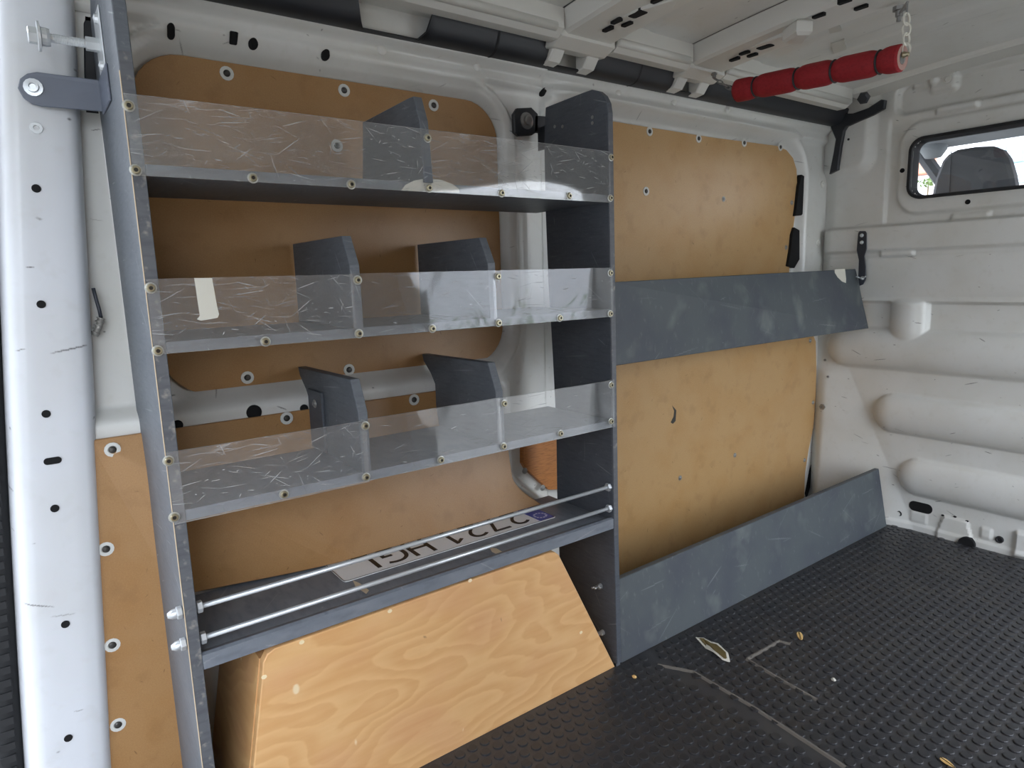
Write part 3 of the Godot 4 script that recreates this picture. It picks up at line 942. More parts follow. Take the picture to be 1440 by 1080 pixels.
func panels() -> void:
	var st := mb()
	prism(st, rrect(PLY1[0], PLY1[1], PLY1[2], PLY1[3], PLY1[4], 8), 0, -0.309, -0.301, 0.0012)
	var p := thing("wall_panel", Vector3(-0.305, 0.716, -0.42), "large tan hardboard panel with rounded corners behind the upper shelves", "panel")
	part(p, "board", st, M.hardboard_dark)
	rivets(p, [Vector2(-0.2044, 1.2965), Vector2(-0.4277, 1.297), Vector2(-0.6336, 1.2934), Vector2(-0.1904, 0.7404), Vector2(-0.3975, 0.7335), Vector2(-0.4047, 1.1884)], -0.301, rivet_white)
	# rear lower panel, from behind the wheel box to the pillar
	var pl := PackedVector2Array([Vector2(0.122, 0.02), Vector2(0.082, 0.671)])
	for k in range(1, 22): pl.append(Vector2(lerpf(0.082, -0.748, k / 21.0), 0.671))
	for k in 9:
		var y := lerpf(0.46, 0.372, k / 8.0)
		pl.append(Vector2(lower_edge(y), y))
	pl.append(Vector2(lower_edge(0.366), 0.366))
	for k in range(1, 20): pl.append(Vector2(lerpf(lower_edge(0.366), -0.02, k / 20.0), 0.366))
	pl.append(Vector2(-0.02, 0.366)); pl.append(Vector2(-0.02, 0.02))
	var lean_in := func(p): return Vector3(p.x + 0.062 * smoothstep(0.06, -0.34, p.z) * clampf((0.67 - p.y) / 0.31, 0, 1), p.y, p.z)
	st = mb()
	xf = lean_in
	prism(st, pl, 0, -0.2575, -0.250, 0.0012)
	xf = null
	p = thing("wall_panel", Vector3(-0.254, 0.02, -0.40), "low tan hardboard panel behind the bottom shelves and number plate", "panel")
	part(p, "board", st, M.hardboard_dark)
	rivets(p, [Vector2(0.0504, 0.6514)], -0.2468, rivet_white)
	rivets(p, [Vector2(0.0782, 0.4817), Vector2(0.0877, 0.3084), Vector2(0.0954, 0.1591)], -0.25, rivet_white)
	rivets(p, [Vector2(-0.2405, 0.6618), Vector2(-0.5162, 0.6608)], -0.2415, rivet_white)
	rivets(p, [Vector2(-0.7254, 0.4794)], -0.236, rivet_white)
	# small stained panel
	st = mb()
	prism(st, [Vector2(-0.8358, 0.4922), Vector2(-0.8344, 0.4477), Vector2(-0.8474, 0.4263), Vector2(-0.9167, 0.3598), Vector2(-0.9862, 0.3464), Vector2(-0.9891, 0.4959), Vector2(-0.8458, 0.5201)], 0, -0.292, -0.275, 0.0012)
	p = thing("wall_panel", Vector3(-0.28, 0.40, -0.93), "small reddish brown wood-grained panel beside the shelf's forward upright", "panel")
	part(p, "board", st, M.stained_board)
	rivets(p, [Vector2(-0.8383, 0.4281), Vector2(-0.8952, 0.3703)], -0.275, rivet_small)
	# forward panel
	st = mb()
	prism(st, [Vector2(-2.22, -0.0101), Vector2(-2.2194, 0.0624), Vector2(-2.2188, 0.1343), Vector2(-2.2369, 0.2247), Vector2(-2.2655, 0.3103), Vector2(-2.2714, 0.4215), Vector2(-2.267, 0.5327), Vector2(-2.2525, 0.6428), Vector2(-2.1484, 0.7816), Vector2(-2.0527, 0.8866), Vector2(-2.0593, 0.9855), Vector2(-2.0774, 1.108), Vector2(-2.0838, 1.2048), Vector2(-2.0754, 1.2568), Vector2(-2.0506, 1.2928), Vector2(-2.0097, 1.3152), Vector2(-1.9498, 1.3238), Vector2(-1.6011, 1.3181), Vector2(-1.1728, 1.3191)]
		+ [Vector2(-0.98, 1.303), Vector2(-0.98, 0.012)], 0, -0.3065, -0.299, 0.0012)
	p = thing("wall_panel", Vector3(-0.303, 0.012, -1.6), "big tan hardboard panel forward of the shelving, crossed by a grey board", "panel")
	part(p, "board", st, M.hardboard)
	rivets(p, [Vector2(-1.3255, 1.3072), Vector2(-1.5404, 1.3083), Vector2(-1.7672, 1.3165), Vector2(-1.9709, 1.3211), Vector2(-1.3119, 1.1448)], -0.299, rivet_white)
	rivets(p, [Vector2(-1.6674, 1.1387), Vector2(-2.0525, 1.1433), Vector2(-2.0277, 0.9904), Vector2(-2.2122, 0.6488), Vector2(-2.2522, 0.4075), Vector2(-1.7625, 0.2909), Vector2(-1.4759, 0.2699), Vector2(-2.2095, 0.1873)], -0.299, rivet_small)
	# torn gouge in the face
	st = mb()
	prism(st, [Vector2(-1.4332, 0.5114), Vector2(-1.4535, 0.4928), Vector2(-1.4508, 0.4593), Vector2(-1.4375, 0.4523), Vector2(-1.4274, 0.4584), Vector2(-1.4405, 0.4745), Vector2(-1.4435, 0.492)], 0, -0.3045, -0.2986)
	part(p, "gouge", st, M.rivet_dark)

# ------------------------------------------------------------------ the shelving unit
const LEAN := -0.0145

func front(y: float) -> float:
	return LEAN * y

func side_shape(back: Array, front_top: Array) -> Array:
	return back + front_top

func guard(unit: Node, za: float, zb: float, y0: float, y1: float, haze: StandardMaterial3D, warp: float, screws: Array, slant := 0.0) -> Node3D:
	var n := 20
	var pos := func(t, v, off):
		var z := lerpf(za, zb, t)
		var y: float = lerpf(y0, y1, v) + slant * (t - 0.5)
		var bend: float = warp * sin(PI * t) * (0.35 + 0.65 * v) + 0.5 * warp * sin(TAU * t * 1.5) * v
		return Vector3(front(y) + 0.0012 + bend + off, y, z)
	var st := mb(false)
	for k in n:
		var a := float(k) / n
		var b := float(k + 1) / n
		st.set_smooth_group(0)
		for v in 4:
			quad(st, pos.call(a, v / 4.0, 0.003), pos.call(b, v / 4.0, 0.003), pos.call(b, (v + 1) / 4.0, 0.003), pos.call(a, (v + 1) / 4.0, 0.003), Vector3.RIGHT)
		st.set_smooth_group(1)
		for v in 4:
			quad(st, pos.call(a, v / 4.0, 0.0), pos.call(b, v / 4.0, 0.0), pos.call(b, (v + 1) / 4.0, 0.0), pos.call(a, (v + 1) / 4.0, 0.0), Vector3.LEFT)
	var am := finish(st)
	am.surface_set_material(0, M.acrylic)
	# sawn edges
	st = mb(false)
	for k in n:
		var a := float(k) / n
		var b := float(k + 1) / n
		quad(st, pos.call(a, 1, 0.0), pos.call(b, 1, 0.0), pos.call(b, 1, 0.003), pos.call(a, 1, 0.003), Vector3.UP)
		quad(st, pos.call(a, 0, 0.0), pos.call(b, 0, 0.0), pos.call(b, 0, 0.003), pos.call(a, 0, 0.003), Vector3.DOWN)
	am = finish(st, am)
	am.surface_set_material(1, M.vinyl_clear)
	# worn outer face
	st = mb(false)
	st.set_smooth_group(0)
	for k in n:
		var u := [float(k) / n, float(k + 1) / n]
		for q in [[0, 0], [1, 1], [1, 0], [0, 0], [0, 1], [1, 1]]:
			st.set_uv(Vector2(u[q[0]] * absf(zb - za) / 0.45, 1.0 - q[1]))
			st.add_vertex(pos.call(u[q[0]], q[1], 0.0034))
	am = finish(st, am)
	am.surface_set_material(2, haze)
	var g := part(unit, "acrylic_guard", am, null)
	for q in screws:
		placed(g, "screw", guard_screw, null, facing(Vector3(1, 0.0145, 0), Vector3(front(q.y) + 0.0045, q.y, q.x)))
	return g

func shelving() -> void:
	var u := thing("shelving_unit", Vector3(-0.13, 0, -0.44), "tall grey painted plywood shelving unit with clear acrylic guards and dividers", "shelving")
	# rear upright; its outer face looks at the doors
	var st := mb()
	xf = func(p): return Vector3(p.x + front(p.y), p.y, p.z)
	prism(st, [Vector2(0, 0.0), Vector2(0, 1.28), Vector2(-0.012, 1.36), Vector2(-0.05, 1.415), Vector2(-0.16, 1.40), Vector2(-0.235, 1.33), Vector2(-0.262, 1.2), Vector2(-0.268, 0.70), Vector2(-0.245, 0.66), Vector2(-0.245, 0.0)], 2, -0.012, 0.005, 0.0012)
	part(u, "side_panel", st, M.grey_ply)
	# forward upright
	st = mb()
	xf = null
	prism(st, [Vector2(0.0044, 0.0088), Vector2(-0.011, 0.5805), Vector2(-0.0132, 0.9259), Vector2(-0.0155, 1.0704), Vector2(-0.0174, 1.2501), Vector2(-0.0214, 1.2706), Vector2(-0.0318, 1.2869), Vector2(-0.0466, 1.2987), Vector2(-0.066, 1.306), Vector2(-0.0926, 1.3062), Vector2(-0.2209, 1.3024), Vector2(-0.2286, 1.2266), Vector2(-0.2286, 1.0646), Vector2(-0.2231, 0.8969), Vector2(-0.2121, 0.7248), Vector2(-0.2035, 0.548), Vector2(-0.2053, 0.3824), Vector2(-0.1997, 0.1749), Vector2(-0.1915, -0.0591)], 2, -0.900, -0.885, 0.0012)
	part(u, "side_panel", st, M.grey_ply_shaded)
	xf = null
	# worn front edges
	for zz in [[-0.0125, 0.0055], [-0.9005, -0.8845]]:
		st = mb()
		xf = func(p): return Vector3(p.x + front(p.y), p.y, p.z)
		box(st, Vector3(-0.001, 0.0, zz[0] + 0.0014), Vector3(0.0006, 1.225, zz[1] - 0.0014))
		xf = null
		part(u, "front_edge", st, M.worn_edge)
	st = mb()
	xf = func(p): return Vector3(p.x + front(p.y), p.y, p.z)
	box(st, Vector3(-0.0014, 0.16, 0.0046), Vector3(0.0009, 1.2, 0.0056))
	xf = null
	part(u, "worn_arris", st, M.bare_wood)
	# boards
	for b in [[1.068, 1.083, -0.262], [0.826, 0.842, -0.272], [0.580, 0.596, -0.232]]:
		st = mb()
		prism(st, [Vector2(front(b[0]), b[0]), Vector2(front(b[1]), b[1]), Vector2(b[2], b[1]), Vector2(b[2], b[0])], 2, -0.885, -0.012, 0.001)
		part(u, "shelf", st, M.grey_shelf_lit if b[0] < 0.6 else M.grey_ply)
	st = mb()
	prism(st, [Vector2(-0.232, 0.346), Vector2(-0.005, 0.343), Vector2(-0.0052, 0.366), Vector2(-0.012, 0.368), Vector2(-0.030, 0.362), Vector2(-0.236, 0.362)], 2, -0.885, -0.012, 0.001)
	part(u, "shelf", st, M.grey_shelf_lit)
	# bare patches worn through the paint of the bottom shelf
	for q in [[Vector2(-0.1058, -0.296), Vector2(-0.0859, -0.3016), Vector2(-0.0481, -0.303), Vector2(-0.0385, -0.2931), Vector2(-0.0774, -0.2895)], [Vector2(-0.0637, -0.5797), Vector2(-0.0511, -0.589), Vector2(-0.0241, -0.5878), Vector2(-0.0175, -0.5741), Vector2(-0.0421, -0.5719)]]:
		st = mb()
		prism(st, q, 1, 0.3610, 0.3621)
		part(u, "bare_patch", st, M.bare_wood)
	# dividers
	var hi := [Vector2(-0.255, 1.083), Vector2(-0.008, 1.083), Vector2(-0.0165, 1.186), Vector2(-0.034, 1.228), Vector2(-0.05, 1.229), Vector2(-0.243, 1.226), Vector2(-0.26, 1.12)]
	var mid := [Vector2(-0.262, 0.842), Vector2(-0.0122, 0.842), Vector2(-0.0138, 0.945), Vector2(-0.04, 0.993), Vector2(-0.283, 0.993), Vector2(-0.283, 0.842)]
	var low := [Vector2(-0.232, 0.596), Vector2(-0.0086, 0.596), Vector2(-0.0100, 0.700), Vector2(-0.034, 0.754), Vector2(-0.298, 0.751), Vector2(-0.292, 0.735), Vector2(-0.262, 0.71), Vector2(-0.245, 0.688), Vector2(-0.245, 0.596)]
	for d in [[hi, -0.437], [mid, -0.293], [mid, -0.566], [low, -0.289], [low, -0.572]]:
		st = mb()
		prism(st, d[0], 2, d[1] - 0.017, d[1], 0.001)
		part(u, "divider", st, M.grey_ply)
	# repair patch screwed to one divider
	st = mb()
	prism(st, [Vector2(-0.235, 0.60), Vector2(-0.165, 0.60), Vector2(-0.165, 0.715), Vector2(-0.235, 0.715)], 2, -0.2885, -0.283, 0.0008)
	var pat := part(u, "patch_board", st, M.grey_ply_shaded)
	placed(pat, "screw", rivet_small, null, facing(Vector3.BACK, Vector3(-0.20, 0.69, -0.283)))
	# clear guards
	guard(u, 0.004, -0.886, 1.067, 1.171, M.haze_heavy, 0.004, [Vector2(0.0001, 1.1553), Vector2(0.0007, 1.0736), Vector2(-0.1506, 1.0726), Vector2(-0.3034, 1.0719), Vector2(-0.4482, 1.1568), Vector2(-0.4457, 1.0738), Vector2(-0.6003, 1.0728), Vector2(-0.768, 1.0753), Vector2(-0.8879, 1.1593), Vector2(-0.8841, 1.0762)])
	var g := guard(u, 0.004, -0.296, 0.826, 0.930, M.haze_heavy, 0.002, [Vector2(-0.0006, 0.9177), Vector2(-0.0002, 0.8312), Vector2(-0.1471, 0.8322), Vector2(-0.3027, 0.9203), Vector2(-0.2985, 0.8329)])
	guard(u, -0.290, -0.580, 0.827, 0.931, M.haze_light, 0.0025, [Vector2(-0.4373, 0.8314), Vector2(-0.5845, 0.9194), Vector2(-0.5818, 0.8322)])
	guard(u, -0.574, -0.890, 0.826, 0.931, M.haze_light, 0.004, [Vector2(-0.735, 0.8324), Vector2(-0.8808, 0.9199), Vector2(-0.8789, 0.833)])
	guard(u, 0.004, -0.300, 0.579, 0.686, M.haze_heavy, 0.002, [Vector2(0.0027, 0.6742), Vector2(0.004, 0.5906), Vector2(-0.1536, 0.5895), Vector2(-0.298, 0.6773), Vector2(-0.2926, 0.5887)])
	guard(u, -0.292, -0.580, 0.581, 0.688, M.haze_light, 0.0025, [Vector2(-0.44, 0.5906), Vector2(-0.5876, 0.6753), Vector2(-0.5818, 0.5909)])
	guard(u, -0.574, -0.890, 0.581, 0.687, M.haze_light, 0.003, [Vector2(-0.7286, 0.5923), Vector2(-0.8778, 0.6767), Vector2(-0.8761, 0.5953)])
	# strip of masking tape on the second guard
	st = mb()
	prism(st, [Vector2(-0.0566, 0.9298), Vector2(-0.0801, 0.9292), Vector2(-0.083, 0.8894), Vector2(-0.0847, 0.877), Vector2(-0.0822, 0.872), Vector2(-0.0599, 0.8693), Vector2(-0.0545, 0.8716), Vector2(-0.0588, 0.8764)], 0, 0.0, 0.0011)
	var tape := part(g, "masking_tape", st, M.tape_paper)
	tape.position += Vector3(front(0.88) + 0.0052, 0, 0)
	tape.set_meta("label", "strip of torn cream masking tape")
	# half-round pale shape behind the top guard
	st = mb()
	prism(st, [Vector2(-0.3946, 1.0676), Vector2(-0.4033, 1.0774), Vector2(-0.4201, 1.0854), Vector2(-0.4454, 1.0905), Vector2(-0.4737, 1.0898), Vector2(-0.4967, 1.0838), Vector2(-0.5097, 1.0759), Vector2(-0.5108, 1.0698)], 0, -0.001, 0.0)
	var pale_shape := part(u, "pale_patch", st, M.tape_paper)
	pale_shape.position += Vector3(front(1.08) + 0.0010, 0, 0)
	# threaded rods across the bottom shelf
	for q in [0.439, 0.389]:
		var x := -0.018 if q > 0.4 else -0.016
		st = mb(true)
		rod(st, Vector3(x, q, 0.026), Vector3(x, q, -0.884), 0.0042, 10)
		var r := part(u, "threaded_rod", st, M.zinc)
		for zz in [0.006, -0.022, -0.884]:
			st = mb()
			lathe(st, [Vector2(0, 0), Vector2(0.0085, 0), Vector2(0.0095, 0.001), Vector2(0.0095, 0.007), Vector2(0.0085, 0.008), Vector2(0, 0.008)], facing(Vector3.BACK, Vector3(x, q, zz)), 6)
			part(r, "nut", st, M.zinc)
		st = mb(true)
		lathe(st, [Vector2(0.0075, 0), Vector2(0.0072, 0.006), Vector2(0.0045, 0.011), Vector2(0, 0.013)], facing(Vector3.BACK, Vector3(x, q, 0.014)), 10)
		part(r, "cap_nut", st, M.zinc)
	# wing nuts through the forward upright
	for q in [Vector3(-0.0489, 0.1855, -0.885), Vector3(-0.0427, 0.0694, -0.885)]:
		st = mb(true)
		lathe(st, [Vector2(0.007, 0), Vector2(0.0062, 0.006), Vector2(0.0045, 0.010), Vector2(0, 0.0105)], facing(Vector3.BACK, q), 10)
		rod(st, q + Vector3(0, 0, 0.010), q + Vector3(0, 0, 0.020), 0.003, 8)
		for s in [-1, 1]:
			tube(st, [q + Vector3(s * 0.004, 0, 0.004), q + Vector3(s * 0.010, 0.004 * s, 0.010), q + Vector3(s * 0.014, 0.006 * s, 0.017)], 0.003, 6)
		part(u, "wing_nut", st, M.zinc)
	# forward bracket, bolted to the pillar
	st = mb()
	prism(st, [Vector2(-0.8356, 1.3036), Vector2(-0.8778, 1.3101), Vector2(-0.8925, 1.3007), Vector2(-0.8968, 1.298), Vector2(-0.8957, 1.2592), Vector2(-0.878, 1.2478), Vector2(-0.8377, 1.2423), Vector2(-0.8254, 1.249), Vector2(-0.8248, 1.2898)], 0, -0.274, -0.262, 0.002)
	box(st, Vector3(-0.272, 1.215, -0.905), Vector3(-0.15, 1.268, -0.901), 0.001)
	prism(st, [Vector2(-0.8859, 1.2935), Vector2(-0.9296, 1.2952), Vector2(-0.9286, 1.2559), Vector2(-0.8847, 1.2549)], 0, -0.268, -0.262, 0.001)
	var br := part(u, "bracket", st, M.black_plastic)
	var bp: Vector3 = Vector3(-0.262, 1.2779, -0.8598)
	st = mb()
	lathe(st, [Vector2(0.019, 0), Vector2(0.019, 0.003), Vector2(0.014, 0.004), Vector2(0.011, 0.004), Vector2(0.011, 0.011), Vector2(0.008, 0.012), Vector2(0, 0.012)], facing(Vector3.RIGHT, bp), 16)
	part(br, "bolt", st, M.dull_steel)
	for q in [Vector3(-0.1892, 1.2541, -0.885), Vector3(-0.162, 1.249, -0.885), Vector3(-0.0645, 1.2496, -0.885), Vector3(-0.0647, 1.238, -0.885)]:
		st = mb()
		lathe(st, [Vector2(0.004, 0), Vector2(0.0035, 0.0012), Vector2(0, 0.0014)], facing(Vector3.BACK, q), 8)
		part(u, "screw", st, M.dull_steel)
	# rear bracket: flat bar to the pillar, folded flange on the upright
	st = mb()
	var bar: Array = [Vector2(-0.0099, 1.1896), Vector2(0.0025, 1.1892), Vector2(0.0841, 1.1888), Vector2(0.0967, 1.1912), Vector2(0.1059, 1.199), Vector2(0.111, 1.212), Vector2(0.1069, 1.2252), Vector2(0.0976, 1.2333), Vector2(0.0853, 1.2371), Vector2(-0.0025, 1.2347), Vector2(-0.0098, 1.2326), Vector2(-0.0141, 1.228)]
	xf = func(p): return Vector3(p.x - 0.10 * maxf(p.z, 0.0), p.y, p.z)
	prism(st, bar, 0, -0.2185, -0.2145, 0.001)
	xf = null
	box(st, Vector3(-0.218, 1.185, 0.0052), Vector3(-0.12, 1.235, 0.0085), 0.001)
	br = part(u, "bracket", st, M.bracket_paint)
	br.set_meta("label", "grey flat bracket with a rounded end bolted to the white pillar")
	bp = Vector3(-0.224, 1.2146, 0.0921)
	st = mb()
	lathe(st, [Vector2(0.0125, 0), Vector2(0.0125, 0.0025), Vector2(0.008, 0.003), Vector2(0.0078, 0.009), Vector2(0.0045, 0.0095), Vector2(0.004, 0.006), Vector2(0, 0.006)], facing(Vector3(1, 0, 0.2), bp), 14)
	part(br, "bolt", st, M.zinc)
	# long bolt held in the upright
	var b0: Vector3 = Vector3(-0.17, 1.272, -0.0043)
	b0.z = 0.005
	var ax := Vector3(0, 0, 1)
	var by := b0.y
	var B := Transform3D(frame_for(ax), Vector3(-0.17, by, 0.005))
	st = mb()
	lathe(st, [Vector2(0.0, 0), Vector2(0.010, 0), Vector2(0.010, 0.019), Vector2(0.0075, 0.019)], B, 6)
	lathe(st, [Vector2(0.006, 0.012), Vector2(0.006, 0.066)], B, 12)
	lathe(st, [Vector2(0.006, 0.062), Vector2(0.0115, 0.062), Vector2(0.0125, 0.066), Vector2(0.0125, 0.072), Vector2(0.020, 0.0735), Vector2(0.020, 0.0765), Vector2(0.0115, 0.0775)], B, 16)
	lathe(st, [Vector2(0.0115, 0.0765), Vector2(0.0115, 0.087), Vector2(0.0095, 0.088), Vector2(0, 0.088)], B, 6)
	for k in 18:
		var y := 0.021 + k * 0.0021
		lathe(st, [Vector2(0.006, y), Vector2(0.0066, y + 0.0007), Vector2(0.006, y + 0.0014)], B, 10)
	var lb := part(u, "long_bolt", st, M.zinc)
	lb.set_meta("label", "long zinc bolt with a hexagonal flange head")
	st = mb()
	box(st, Vector3(-0.20, by - 0.045, 0.0052), Vector3(-0.135, by + 0.045, 0.0072), 0.0008)
	for s in [-1, 1]:
		lathe(st, [Vector2(0.007, 0), Vector2(0.006, 0.004), Vector2(0, 0.006)], facing(Vector3.BACK, Vector3(-0.155, by + s * 0.032, 0.0072)), 10)
	part(u, "bolt_plate", st, M.zinc)

func wheel_box() -> void:
	var b := thing("wheel_arch_box", Vector3(-0.1, 0, -0.46), "pale pine plywood box over the wheel arch under the bottom shelf", "box")
	# front board: sides slope outwards to the floor, top corner rounded
	var fr := [Vector2(-0.883, 0.0), Vector2(-0.716, 0.328), Vector2(-0.706, 0.337), Vector2(-0.69, 0.340), Vector2(-0.118, 0.340), Vector2(-0.105, 0.335), Vector2(-0.097, 0.322), Vector2(-0.094, 0.30), Vector2(-0.040, 0.0)]
	var st := mb()
	prism(st, fr, 0, -0.018, -0.0005, 0.0015)
	part(b, "front_board", st, M.pine_ply)
	st = mb()
	prism(st, [Vector2(-0.7, 0.322), Vector2(-0.11, 0.322), Vector2(-0.11, 0.338), Vector2(-0.7, 0.338)], 0, -0.245, -0.0185)
	part(b, "top_board", st, M.pine_ply)
	for s in [[-0.040, -0.096], [-0.880, -0.712]]:
		st = mb()
		var k: float = 0.016 if s[0] < -0.5 else -0.016
		prism(st, [Vector2(s[0], 0), Vector2(s[1], 0.322), Vector2(s[1] + k, 0.322), Vector2(s[0] + k, 0.0)], 0, -0.245, -0.0185)
		part(b, "side_board", st, M.pine_ply)
	for q in [Vector2(-0.1602, 0.3351), Vector2(-0.3193, 0.3356), Vector2(-0.4902, 0.3404), Vector2(-0.0965, 0.2989), Vector2(-0.7759, 0.1274)]:
		st = mb()
		prism(st, disc(0.0045, 8, q, 0.8), 0, -0.001, 0.0002)
		part(b, "filler_spot", st, M.filler)

func boards() -> void:
	# board standing on the floor
	var st := mb()
	xf = func(p): return Vector3(p.x - 0.18 * p.y, p.y, p.z)
	prism(st, [Vector2(-0.9035, 0.001), Vector2(-0.9035, 0.193), Vector2(-2.238, 0.205), Vector2(-2.243, 0.001)], 0, -0.016, 0.0, 0.0015)
	xf = null
	var k := thing("kick_board", Vector3(-0.008, 0, -1.57), "long scuffed grey board standing on edge along the rubber floor", "board")
	part(k, "plank", st, M.grey_board)
	st = mb()
	xf = func(p): return Vector3(p.x - 0.18 * p.y, p.y, p.z)
	box(st, Vector3(-0.0165, 0.1915, -2.235), Vector3(0.0005, 0.1955, -0.905), 0.0)
	xf = null
	# upper board, twisted a little towards the wall
	st = mb()
	var q := [Vector2(-0.902, 0.715), Vector2(-0.902, 0.900), Vector2(-1.6, 0.905), Vector2(-2.246, 0.909), Vector2(-2.262, 0.875), Vector2(-2.25, 0.84), Vector2(-2.249, 0.79), Vector2(-2.252, 0.745), Vector2(-2.252, 0.701), Vector2(-1.6, 0.708)]
	xf = func(p):
		var t: float = clampf((-0.9 - p.z) / 1.36, 0, 1)
		var v: float = (p.y - 0.70) / 0.21
		return Vector3(p.x - 0.02 - t * lerpf(0.088, 0.144, v), p.y, p.z)
	prism(st, q, 0, -0.012, 0.0, 0.0012)
	var b := thing("rail_board", Vector3(-0.1, 0.70, -1.57), "long grey board fixed across the tan panel at mid height", "board")
	part(b, "plank", st, M.grey_board)
	st = mb()
	prism(st, [Vector2(-2.0681, 0.9101), Vector2(-2.1527, 0.9111), Vector2(-2.1466, 0.8773), Vector2(-2.1385, 0.8629), Vector2(-2.1094, 0.8686), Vector2(-2.0798, 0.8838), Vector2(-2.0646, 0.8984)], 0, 0.0, 0.001)
	xf = null
	part(b, "pale_patch", st, M.tape_paper)  # torn paper sticker
	# strap from the bulkhead
	st = mb()
	prism(st, [Vector2(-0.1497, 1.0316), Vector2(-0.1452, 1.0385), Vector2(-0.1257, 1.0372), Vector2(-0.1205, 1.0297), Vector2(-0.1175, 0.9767), Vector2(-0.1234, 0.9528), Vector2(-0.1165, 0.9162), Vector2(-0.1141, 0.8748), Vector2(-0.1227, 0.8553), Vector2(-0.1347, 0.8505), Vector2(-0.141, 0.8752), Vector2(-0.1421, 0.9389), Vector2(-0.1514, 0.9735)], 2, -2.229, -2.2245, 0.001)
	var s := part(b, "strap", st, M.black_steel)
	for p in [Vector3(-0.1358, 1.0235, -2.2245), Vector3(-0.1345, 0.9993, -2.2245)]:
		st = mb()
		lathe(st, [Vector2(0.0065, 0), Vector2(0.006, 0.003), Vector2(0, 0.005)], facing(Vector3.BACK, p), 10)
		part(s, "screw", st, M.zinc)
	var w: Vector3 = Vector3(-0.1252, 0.8773, -2.2245)
	st = mb(true)
	lathe(st, [Vector2(0.007, 0), Vector2(0.006, 0.006), Vector2(0, 0.012)], facing(Vector3.BACK, w), 10)
	for e in [-1, 1]:
		tube(st, [w + Vector3(e * 0.004, 0, 0.004), w + Vector3(e * 0.010, 0.003, 0.010), w + Vector3(e * 0.016, 0.006, 0.014)], 0.0026, 6)
	part(s, "wing_nut", st, M.zinc)

func number_plate() -> void:
	var ZM := -0.539
	var p := thing("number_plate", Vector3(-0.160, 0.3625, ZM), "white number plate with a blue band lying upside down on the bottom shelf", "plate")
	var st := mb()
	prism(st, rrect(-0.215, -0.105, ZM - 0.26, ZM + 0.26, 0.008, 4), 1, 0.3623, 0.3636, 0.0005)
	part(p, "plate", st, M.plate_white)
	var ring := []
	for q in rrect(-0.2135, -0.1065, ZM - 0.2585, ZM + 0.2585, 0.008, 4): ring.append(Vector3(q.x, 0.3637, q.y))
	st = mb(true)
	tube(st, ring, 0.0011, 6, true)
	part(p, "rim", st, M.dull_steel)
	st = mb()
	prism(st, rrect(-0.2115, -0.1085, ZM - 0.257, ZM - 0.214, 0.004, 3), 1, 0.3636, 0.36405)
	var band := part(p, "blue_band", st, M.plate_blue)
	for k in 12:
		var a := TAU * k / 12
		st = mb()
		var star := PackedVector2Array()
		for i in 10:
			var r := 0.0036 if i % 2 == 0 else 0.0017
			star.append(Vector2(-0.136 + 0.0145 * cos(a) + r * cos(TAU * i / 10), ZM - 0.2355 + 0.0145 * sin(a) + r * sin(TAU * i / 10)))
		prism(st, star, 1, 0.36405, 0.3643)
		part(band, "star", st, M.plate_star)
	var turn := Basis(Vector3(0, 0, 1), Vector3(1, 0, 0), Vector3(0, 1, 0))
	text_part(band, "letter", "E", 0.03, 0.0006, M.plate_star, Transform3D(turn, Vector3(-0.192, 0.3642, ZM - 0.2355)))
	# characters: the text runs towards the doors, its top towards the aisle
	var n := 0
	for ch in "2721HGL":
		var zz := ZM - 0.178 + n * 0.0575 + (0.022 if n > 3 else 0.0)
		text_part(p, "character", ch, 0.104, 0.0008, M.plate_black, Transform3D(Basis(turn.x * 0.92, turn.y, turn.z), Vector3(-0.160, 0.364, zz)))
		n += 1

